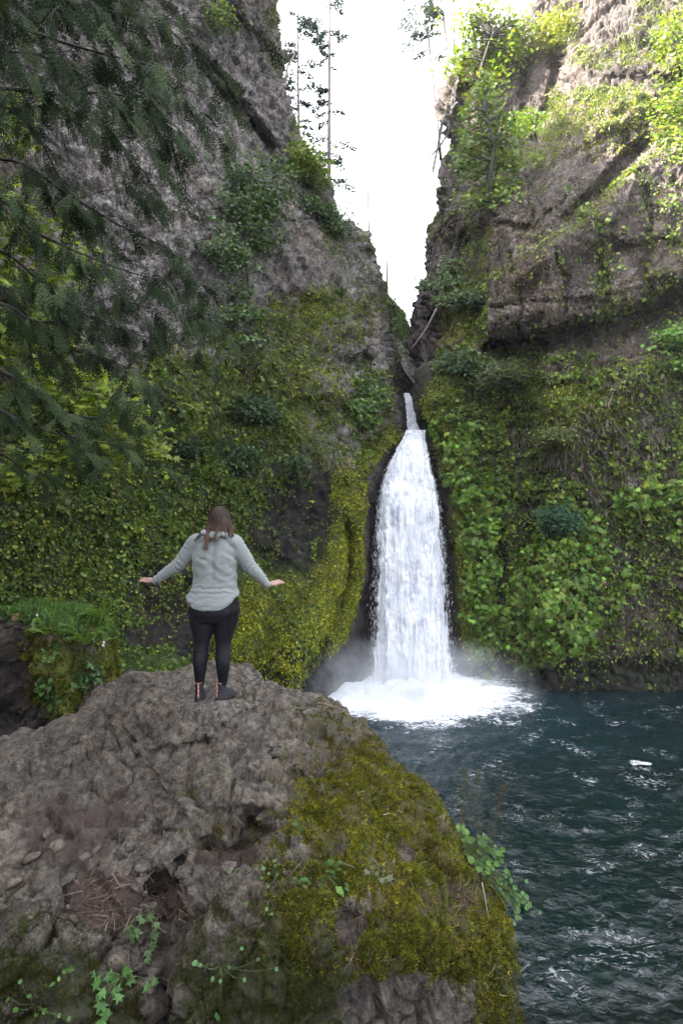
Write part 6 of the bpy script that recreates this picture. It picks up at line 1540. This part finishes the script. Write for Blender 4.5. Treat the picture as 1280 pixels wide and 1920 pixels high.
# ================================================================== THE WOMAN ON THE ROCK
def person():
    fl = [opt(371, 1309)[0], opt(417, 1309)[0]]
    g = (fl[0] + fl[1]) / 2
    S = g[1] / 5.0
    O = np.array([(401.7 - 640) / F * g[1], g[1], g[2] - .012])
    t = thing('person', tuple(float(v) for v in O), 'woman from behind in grey green top and black leggings with arms held out', 'person')
    def ring_loft(rings, sides=40, p=2.3):
        """rings: (z, cx, cy, rx, ry)."""
        r_ = np.array(rings, float)
        n = (len(r_) - 1) * 5 + 1
        q = smooth_line(r_, n)
        th = np.arange(sides) / sides * 2 * np.pi
        c, s = np.cos(th), np.sin(th)
        ex = np.sign(c) * np.abs(c) ** (2 / p); ey = np.sign(s) * np.abs(s) ** (2 / p)
        V = np.stack([q[:, 1, None] + q[:, 3, None] * ex, q[:, 2, None] + q[:, 4, None] * ey, np.repeat(q[:, :1], sides, 1)], -1)
        cap0 = np.repeat(V[:1].mean(1, keepdims=True), sides, 1); cap1 = np.repeat(V[-1:].mean(1, keepdims=True), sides, 1)
        V = np.concatenate([cap0, V, cap1])
        return V.reshape(-1, 3), grid_faces(len(V), sides, wrap=True)
    def limb(pts, rad, sides=18, n=24):
        a = np.c_[np.array(pts, float), np.array(rad, float)]
        q = smooth_line(a, n)
        return tube(q[:, :3], q[:, 3], sides)
    def ball(c, r, n=14):
        th = np.linspace(0, np.pi, n)
        rg = [(c[2] - r[2] * math.cos(a), c[0], c[1], max(r[0] * math.sin(a), 1e-4), max(r[1] * math.sin(a), 1e-4)) for a in th]
        a = np.array(rg); s = np.arange(20) / 20 * 2 * np.pi
        V = np.stack([a[:, 1, None] + a[:, 3, None] * np.cos(s), a[:, 2, None] + a[:, 4, None] * np.sin(s), np.repeat(a[:, :1], 20, 1)], -1)
        return V.reshape(-1, 3), grid_faces(n, 20, wrap=True)
    def fuse(name, parts, voxel, smooth=6):
        A = Acc()
        for v, f in parts: A.add(v, f)
        me = mk_mesh('tmp', np.concatenate(A.v), np.concatenate(A.f))
        ob = bpy.data.objects.new('tmp', me); COL.objects.link(ob)
        bm = bmesh.new(); bm.from_mesh(me); bmesh.ops.remove_doubles(bm, verts=bm.verts, dist=1e-5); bmesh.ops.recalc_face_normals(bm, faces=bm.faces); bm.to_mesh(me); bm.free()
        m = ob.modifiers.new('r', 'REMESH'); m.mode = 'VOXEL'; m.voxel_size = voxel; m.use_smooth_shade = True
        m2 = ob.modifiers.new('s', 'SMOOTH'); m2.iterations = smooth; m2.factor = .5
        dg = bpy.context.evaluated_depsgraph_get()
        out = bpy.data.meshes.new_from_object(ob.evaluated_get(dg)); out.name = name
        bpy.data.objects.remove(ob); 
        return out
    def get_v(me):
        a = np.empty(len(me.vertices) * 3, np.float32); me.vertices.foreach_get('co', a)
        n = np.empty(len(me.vertices) * 3, np.float32); me.vertices.foreach_get('normal', n)
        return a.reshape(-1, 3).astype(float), n.reshape(-1, 3).astype(float)
    def put(name, me, mats, parent=t):
        v, _ = get_v(me)
        me.vertices.foreach_set('co', (v * S).astype(np.float32).ravel()); me.update()
        me.polygons.foreach_set('use_smooth', np.ones(len(me.polygons), bool))
        for m in mats: me.materials.append(m)
        o = bpy.data.objects.new(name, me); COL.objects.link(o); o.parent = parent
        return o
    LS, LE, LW = (-.148, .0, 1.385), (-.325, .03, 1.185), (-.545, .05, 1.045)
    RS, RE, RW = (.165, .0, 1.385), (.305, .03, 1.175), (.462, .05, 1.005)
    # ---- body (one continuous skin)
    body = [ring_loft([(.80, 0, 0, .19, .13), (.92, 0, 0, .185, .13), (1.06, .01, 0, .165, .12), (1.2, .008, .01, .160, .105), (1.34, .01, .01, .155, .085), (1.40, .012, .008, .13, .065), (1.445, .02, 0, .08, .065), (1.50, .035, .01, .055, .058), (1.56, .044, .015, .052, .056)]),
            ball((.044, .02, 1.595), (.078, .098, .112)), ball((.044, .105, 1.555), (.045, .035, .05)), ball((.044, .125, 1.585), (.014, .02, .022)), ball((-.034, .02, 1.585), (.012, .02, .03)), ball((.122, .02, 1.585), (.012, .02, .03)),
            limb([LS, (-.24, .012, 1.285), LE, (-.43, .045, 1.118), LW], [.055, .048, .040, .036, .022]), limb([RS, (.24, .012, 1.28), RE, (.385, .04, 1.09), RW], [.055, .05, .042, .036, .022]),
            limb([(-.10, 0, .86), (-.108, 0, .70), (-.112, 0, .48), (-.118, -.01, .34), (-.124, -.004, .17), (-.127, 0, .115)], [.095, .085, .056, .050, .030, .024]),
            limb([(.10, 0, .86), (.095, 0, .70), (.079, 0, .48), (.078, -.01, .34), (.077, -.004, .17), (.075, 0, .115)], [.095, .085, .056, .050, .030, .024])]
    def hand(w, d, up, thumb_s):
        """Palm and five bent fingers; d points from wrist to fingertips."""
        w = np.array(w, float); d = np.array(d, float); d /= np.linalg.norm(d)
        sd = np.cross(d, up); sd /= np.linalg.norm(sd); nn = np.cross(sd, d)
        o = [limb([w - d * .02, w + d * .02, w + d * .05 + nn * .002, w + d * .078], [.022, .024, .026, .020], 12, 10)]
        for sgn in (-1, -.35, .3, .9): 
            o.append(limb([w + sd * sgn * .018 + d * .03, w + sd * sgn * .026 + d * .070], [.013, .011], 8, 6))
        for k, (off, L) in enumerate(((-.030, .060), (-.011, .074), (.009, .080), (.028, .070))):
            a = w + sd * off + d * .074
            sp = d + sd * off * 3.2
            o.append(limb([a - d * .02, a + sp * L * .45 + nn * .010, a + sp * L * .8 + nn * .006, a + sp * L * 1.02 - nn * .004], [.0105, .0095, .0085, .0065], 8, 10))
        b0 = w + d * .025 + sd * thumb_s * .018
        o.append(limb([b0, b0 + sd * thumb_s * .024 + d * .022, b0 + sd * thumb_s * .030 + d * .052 + nn * .004], [.014, .011, .0075], 8, 8))
        return o
    body += hand(LW, (-1, .28, -.02), (0, -.35, 1), 1) + hand(RW, (.86, .42, .14), (0, -.35, 1), -1)
    bme = fuse('body', body, .007, 2)
    skin = plain('skin', (.20, .122, .100), .55, .08, 60, .15, .002, .35)
    put('body', bme, [skin])
    # ---- top
    hem = ring_loft([(.812, -.004, -.026, .226, .168), (.86, -.004, -.024, .229, .168), (.93, 0, -.014, .216, .156), (1.00, .004, -.005, .197, .142), (1.06, .010, 0, .189, .138), (1.14, .008, 0, .190, .140), (1.24, .008, 0, .196, .140), (1.32, .010, 0, .192, .125), (1.375, .012, 0, .170, .105), (1.42, .016, 0, .118, .085), (1.455, .024, .004, .078, .074), (1.48, .03, .006, .066, .066)], 64)
    hv = hem[0]
    # curved shirt tail: sides ride up
    low = 1 - sstep(.815, .98, hv[:, 2])
    hv[:, 2] += low * .105 * np.clip(np.abs(hv[:, 0] + .004) / .215, 0, 1) ** 3.2 * np.where(hv[:, 0] > 0, 1.05, .75)
    sl = limb([(-.10, 0, 1.375), LS, (-.205, .008, 1.325), (-.262, .018, 1.255), LE, (-.43, .045, 1.118), (-.51, .05, 1.064), (-.556, .05, 1.040)], [.07, .082, .074, .067, .060, .049, .037, .031], 22, 40)
    sr = limb([(.12, 0, 1.375), RS, (.212, .006, 1.32), (.262, .016, 1.245), RE, (.385, .04, 1.092), (.44, .05, 1.03), (.474, .05, .994)], [.07, .082, .077, .071, .064, .051, .036, .030], 22, 40)
    sme = fuse('shirt', [hem, sl, sr], .0070, 6)
    v, n = get_v(sme)
    x, y, z = v.T
    wv = v + .035 * np.stack([fbm(v, .12, 3, 911), fbm(v, .12, 3, 912), fbm(v, .12, 3, 913)], -1)
    tors = (1 - sstep(.17, .23, np.abs(x - .008)))
    dg1 = np.sin((wv[:, 0] * .75 + wv[:, 2] * 1.0) * 62); dg2 = np.sin((wv[:, 0] * -.6 + wv[:, 2] * 1.0) * 78)
    hz = np.sin(wv[:, 2] * 150)
    fold = .0045 * dg1 * tors * np.clip(.4 + fbm(v, .14, 2, 915), 0, 1) * sstep(.98, 1.08, z) + .0032 * dg2 * tors * np.clip(.2 + fbm(v, .12, 2, 916), 0, 1)
    fold += .0040 * hz * tors * np.exp(-((z - .985) / .045) ** 2) + .0025 * np.sin(wv[:, 2] * 95) * tors * (1 - sstep(.9, .98, z)) * np.clip(.3 + fbm(v, .1, 2, 917), 0, 1)
    arm = sstep(.19, .26, np.abs(x - .008))
    fold += arm * .0042 * np.sin((np.abs(wv[:, 0]) * 1.25 - wv[:, 2] * .9) * 100) * np.clip(.45 + fbm(v, .09, 2, 918), 0, 1)
    fold *= 1.25
    cre = np.abs(np.hypot((x - .15) / .9, z - 1.30)); 
    v += n * fold[:, None]
    v[:, 1] += .012 * np.exp(-((x - .012) / .03) ** 2) * sstep(1.0, 1.15, z) * (y < 0) * tors     # spine hollow
    sme.vertices.foreach_set('co', v.astype(np.float32).ravel())
    m, nt, out = mat_new('shirt_cloth'); b = NB(nt)
    tc = b.n('ShaderNodeTexCoord').outputs['Object']
    nz = b.noise(tc, 9, 4, .6); fn = b.noise(tc, 420, 2, .5)
    bs = b.n('ShaderNodeBsdfPrincipled')
    b.set(bs.inputs['Base Color'], b.mix(.35, b.ramp(nz, [(.3, (.112, .123, .121)), (.7, (.142, .155, .152))]), b.ramp(fn, [(.35, (.105, .116, .114)), (.65, (.16, .171, .168))])))
    bs.inputs['Roughness'].default_value = .85; bs.inputs['Specular IOR Level'].default_value = .2
    bs.inputs['Sheen Weight'].default_value = .2
    b.set(bs.inputs['Normal'], b.bump(b.math('ADD', fn, b.math('MULTIPLY', b.noise(tc, 26, 4, .6, 1.0), 2.0)), .35, .004))
    nt.links.new(bs.outputs[0], out.inputs[0])
    put('shirt', sme, [m])
    hood = []
    th = np.linspace(0, 2 * np.pi, 40)
    for k, (rx, ry_, zz, rr, ph) in enumerate(((.098, .090, 1.463, .026, 0), (.088, .082, 1.492, .022, 1.3))):
        lp = np.stack([.030 + rx * np.cos(th), -.004 + ry_ * np.sin(th), zz + .014 * np.sin(th) + .006 * np.sin(5 * th + ph)], -1)
        hood.append(tube(lp, rr * (1 + .18 * np.sin(7 * th + ph)), 12))
    hood.append(limb([(-.06, -.085, 1.475), (.0, -.115, 1.455), (.07, -.105, 1.462), (.12, -.07, 1.475)], [.022, .034, .030, .018], 14, 16))
    hme = fuse('hood', hood, .006, 3)
    v, n = get_v(hme); v += n * (.005 * np.sin(v[:, 0] * 160 + 5 * fbm(v, .06, 2, 921)))[:, None]; hme.vertices.foreach_set('co', v.astype(np.float32).ravel())
    put('hood', hme, [m])
    # scrunched hair tie lying on the hood
    sc_me = fuse('hair_tie', [ball((-.062, -.125, 1.478), (.030, .022, .026)), ball((-.030, -.128, 1.462), (.022, .018, .020))], .004, 2)
    v, n = get_v(sc_me); v += n * (.005 * fbm(v, .016, 2, 923))[:, None]; sc_me.vertices.foreach_set('co', v.astype(np.float32).ravel())
    put('hair_tie', sc_me, [plain('hair_tie_cloth', (.15, .155, .17), .8, .5, 160, .5, .003)])
    # ---- leggings
    leg = [ring_loft([(.70, -.006, -.012, .165, .12), (.78, .004, -.018, .222, .148), (.835, .006, -.016, .215, .142), (.90, .006, -.008, .200, .132), (.95, .004, 0, .175, .115)], 48, 2.5),
           ring_loft([(.135, -.127, .0, .038, .042), (.19, -.124, -.004, .043, .050), (.28, -.121, -.014, .056, .064), (.36, -.118, -.016, .064, .070), (.45, -.113, -.002, .066, .068), (.52, -.108, .004, .072, .076), (.60, -.100, 0, .090, .094), (.70, -.106, -.008, .108, .114), (.80, -.108, -.016, .110, .130)], 30, 2.1),
           ring_loft([(.135, .074, .0, .038, .042), (.19, .076, -.004, .043, .050), (.28, .079, -.014, .056, .064), (.36, .078, -.016, .064, .070), (.45, .078, -.002, .065, .068), (.52, .080, .004, .071, .076), (.60, .088, 0, .088, .094), (.70, .101, -.008, .107, .114), (.80, .110, -.016, .112, .130)], 30, 2.1)]
    lme = fuse('leggings', leg, .0075, 4)
    v, n = get_v(lme)
    v += n * (.0022 * fbm(v, .05, 3, 931) + .0016 * np.sin(v[:, 2] * 130 + 6 * fbm(v, .1, 2, 932)) * (np.exp(-((v[:, 2] - .48) / .05) ** 2) + np.exp(-((v[:, 2] - .17) / .03) ** 2)))[:, None]
    lme.vertices.foreach_set('co', v.astype(np.float32).ravel())
    navy = plain('leggings_cloth', (.0058, .0054, .0088), .7, .15, 200, .2, .001, .18)
    mesh_m = plain('mesh_panel', (.003, .003, .0035), .8, .3, 400, .4, .001, .15)
    pc = np.array([p.center[:] for p in lme.polygons])
    cx = np.where(pc[:, 0] < -.02, -.120, .078)
    top_ = np.where(pc[:, 0] < -.02, .10, -.10)
    inner = (pc[:, 2] < .325 - 1.1 * np.where(pc[:, 0] < -.02, np.clip(pc[:, 0] - cx + .035, 0, 1), np.clip(cx + .02 - pc[:, 0], 0, 1)) ) & (pc[:, 2] > .155) & np.where(pc[:, 0] < -.02, pc[:, 0] < cx + .02, pc[:, 0] > cx - .022)
    side = (pc[:, 0] > .135 - 0 * pc[:, 2]) & (pc[:, 2] > .52) & (pc[:, 0] > .155 - .25 * (.8 - pc[:, 2]))
    lme.polygons.foreach_set('material_index', (inner | side).astype(np.int32))
    put('leggings', lme, [navy, mesh_m])
    # ---- shoes
    rub = plain('shoe_sole', (.006, .006, .007), .8, .2, 60, .3, .002); fab = plain('shoe_fabric', (.011, .011, .015), .8, .35, 160, .5, .002); pink = plain('pink_webbing', (.30, .14, .105), .7, .1, 80, .2, .001)
    for cx_, ang in ((-.130, .12), (.062, .50)):
        fz = (fl[0][2] if cx_ < 0 else fl[1][2]) - g[2]
        fz = float(np.clip(fz, -.03, .03))
        ca, sa = math.cos(ang if cx_ > 0 else -ang), math.sin(ang if cx_ > 0 else -ang)
        def rot(v, zoff=0.0):
            v = np.asarray(v, float)
            return np.stack([cx_ + v[:, 0] * ca + v[:, 1] * sa, -.01 - v[:, 0] * sa + v[:, 1] * ca, v[:, 2] + zoff], -1)
        up_parts = []
        for rg in ([(.022, 0, .066, .040, .116), (.05, 0, .063, .041, .111), (.075, 0, .045, .037, .085), (.10, 0, .012, .035, .052), (.135, 0, .002, .036, .046), (.158, 0, .0, .038, .046)],):
            v, f = ring_loft(rg, 28, 2.4); up_parts.append((rot(v), f))
        sme_ = fuse('shoe', up_parts, .005, 3); sh = put('shoe', sme_, [fab])
        v, f = ring_loft([(.0, 0, .066, .040, .122), (.012, 0, .066, .044, .128), (.030, 0, .066, .044, .124), (.034, 0, .066, .040, .118)], 32, 2.6)
        put('sole', fuse('sole', [(rot(v), f)], .005, 1), [rub], sh)
        A = Acc()
        path = np.array([(0, -.0555, .040), (0, -.0535, .075), (0, -.0490, .11), (0, -.052, .145), (0, -.060, .163)])
        for i in range(4):
            a, c = path[i], path[i + 1]
            q = np.array([a + (-.006, -.004, 0), a + (.006, -.004, 0), c + (.006, -.004, 0), c + (-.006, -.004, 0)]); q2 = q + np.array([0, .006, 0])
            A.add(rot(np.concatenate([q, q2])), [[0, 1, 2, 3], [7, 6, 5, 4], [0, 3, 7, 4], [1, 5, 6, 2], [3, 2, 6, 7], [0, 4, 5, 1]])
        put('heel_tab', mk_mesh('heel_tab', np.concatenate(A.v), np.concatenate(A.f)), [pink], sh)
        th2 = np.linspace(0, 2 * np.pi, 24)
        lp = rot(np.stack([.037 * np.cos(th2), .045 * np.sin(th2), .158 + .008 * np.sin(-th2)], -1))
        v, f = tube(lp, .0022, 6)
        put('collar', mk_mesh('collar', v, f), [pink], sh)
    # ---- hair
    rh = np.random.default_rng(4)
    cap = ring_loft([(1.44, .046, -.02, .080, .085), (1.49, .046, -.012, .100, .108), (1.545, .046, .0, .099, .112), (1.60, .045, .005, .093, .110), (1.65, .044, .006, .080, .095), (1.685, .044, .004, .055, .066), (1.703, .044, .002, .022, .03)], 36, 2.1)
    cv = cap[0]
    front = (cv[:, 1] > .055) & (cv[:, 2] < 1.655)
    cv[front, 1] = .055 + (cv[front, 1] - .055) * .1
    cme = fuse('hair', [cap], .007, 2)
    v, n = get_v(cme); an = np.arctan2(v[:, 1], v[:, 0] - .044); v += n * (.0035 * np.sin(an * 26 + 4 * fbm(v, .1, 2, 941)) + .003 * fbm(v * np.array([1, 1, .2]), .02, 2, 942))[:, None]
    cme.vertices.foreach_set('co', v.astype(np.float32).ravel())
    hm, nt, out = mat_new('hair_strands'); b = NB(nt)
    tc = b.n('ShaderNodeTexCoord').outputs['Object']
    nz = b.noise(b.scaled(tc, (1, 1, .06)), 130, 3, .6)
    hgt = b.n('ShaderNodeSeparateXYZ'); b.set(hgt.inputs[0], tc)
    warm = b.ramp(b.math('ADD', b.math('MULTIPLY', b.math('SUBTRACT', 1.66, hgt.outputs['Z']), 4.2), b.math('MULTIPLY', b.math('SUBTRACT', nz, .5), 1.2)), [(.1, (.017, .0105, .0078)), (.5, (.048, .0275, .019)), (.95, (.115, .070, .046))])
    bs = b.n('ShaderNodeBsdfPrincipled'); b.set(bs.inputs['Base Color'], b.mix(1.0, warm, b.ramp(nz, [(.3, .55), (.7, 1.35)]), 'MULTIPLY'))
    bs.inputs['Roughness'].default_value = .5; bs.inputs['Specular IOR Level'].default_value = .15
    b.set(bs.inputs['Normal'], b.bump(nz, .5, .004)); nt.links.new(bs.outputs[0], out.inputs[0])
    hair = put('hair', cme, [hm])
    A = Acc()
    def strand(pts, r0):
        v, f = tube(smooth_line(pts, 10), np.linspace(r0, r0 * .35, 10), 3); A.add(v, f)
    for i in range(420):
        a = rh.uniform(-math.pi - .5, .5)
        z0 = rh.uniform(1.58, 1.695)
        k = math.sqrt(max(0.05, 1 - ((z0 - 1.56) / .15) ** 2))
        c_, s_ = math.cos(a), math.sin(a)
        side = c_
        zend = 1.475 + .02 * rh.normal() + (.0 if side > 0 else .02)
        rx0, ry0 = .097 * k, .110 * k
        p = [(.044 + rx0 * c_, .003 + ry0 * s_, z0), (.046 + .100 * c_, .002 + .114 * s_, 1.57), (.046 + .106 * c_, -.004 + .118 * s_, 1.515), (.046 + (.104 + .014 * rh.normal()) * c_ * .98, -.012 + .118 * s_, zend)]
        strand(p, .0035)
    for i in range(60):       # right side falls to the shoulder, a lock down the back, another to the left
        o = rh.normal(0, 1, 3) * np.array([.010, .008, .012])
        strand([np.array((.135, -.05, 1.55)) + o, np.array((.152, -.06, 1.50)) + o, np.array((.160, -.055, 1.462)) + o * 1.2, np.array((.165, -.055, 1.43)) + o * 1.3], .003)
        o = rh.normal(0, 1, 3) * np.array([.014, .006, .012])
        strand([np.array((-.012, -.118, 1.53)) + o, np.array((-.028, -.135, 1.47)) + o * .9, np.array((-.030, -.150, 1.42)) + o * .8, np.array((-.045 + .012 * rh.normal(), -.152, 1.345 + .018 * rh.normal()))], .0028)
    for i in range(26):
        o = rh.normal(0, 1, 3) * np.array([.008, .006, .008])
        strand([np.array((-.03, -.11, 1.52)) + o, np.array((-.075, -.128, 1.475)) + o, np.array((-.115, -.118, 1.438)) + o, np.array((-.148, -.10, 1.405)) + o], .0022)
        strand([np.array((.05, -.12, 1.52)) + o, np.array((.045, -.145, 1.46)) + o, np.array((.025 + .02 * rh.normal(), -.152, 1.40)) + o], .0022)
    put('strands', mk_mesh('strands', np.concatenate(A.v), np.concatenate(A.f)), [hm], hair)
person()
# ================================================================== AIR
def haze(density):
    bm = bmesh.new(); bmesh.ops.create_cube(bm, size=1.0)
    me = bpy.data.meshes.new('haze'); bm.to_mesh(me); bm.free()
    m, nt, out = mat_new('air'); b = NB(nt)
    pv = b.n('ShaderNodeVolumePrincipled'); pv.inputs['Color'].default_value = (.93, .95, 1, 1); pv.inputs['Density'].default_value = density
    nt.links.new(pv.outputs[0], out.inputs['Volume'])
    o = link('haze', me, m); o.location = (0, 34, 26); o.scale = (140, 150, 60)
    tag(o, kind='stuff')
haze(.0003)
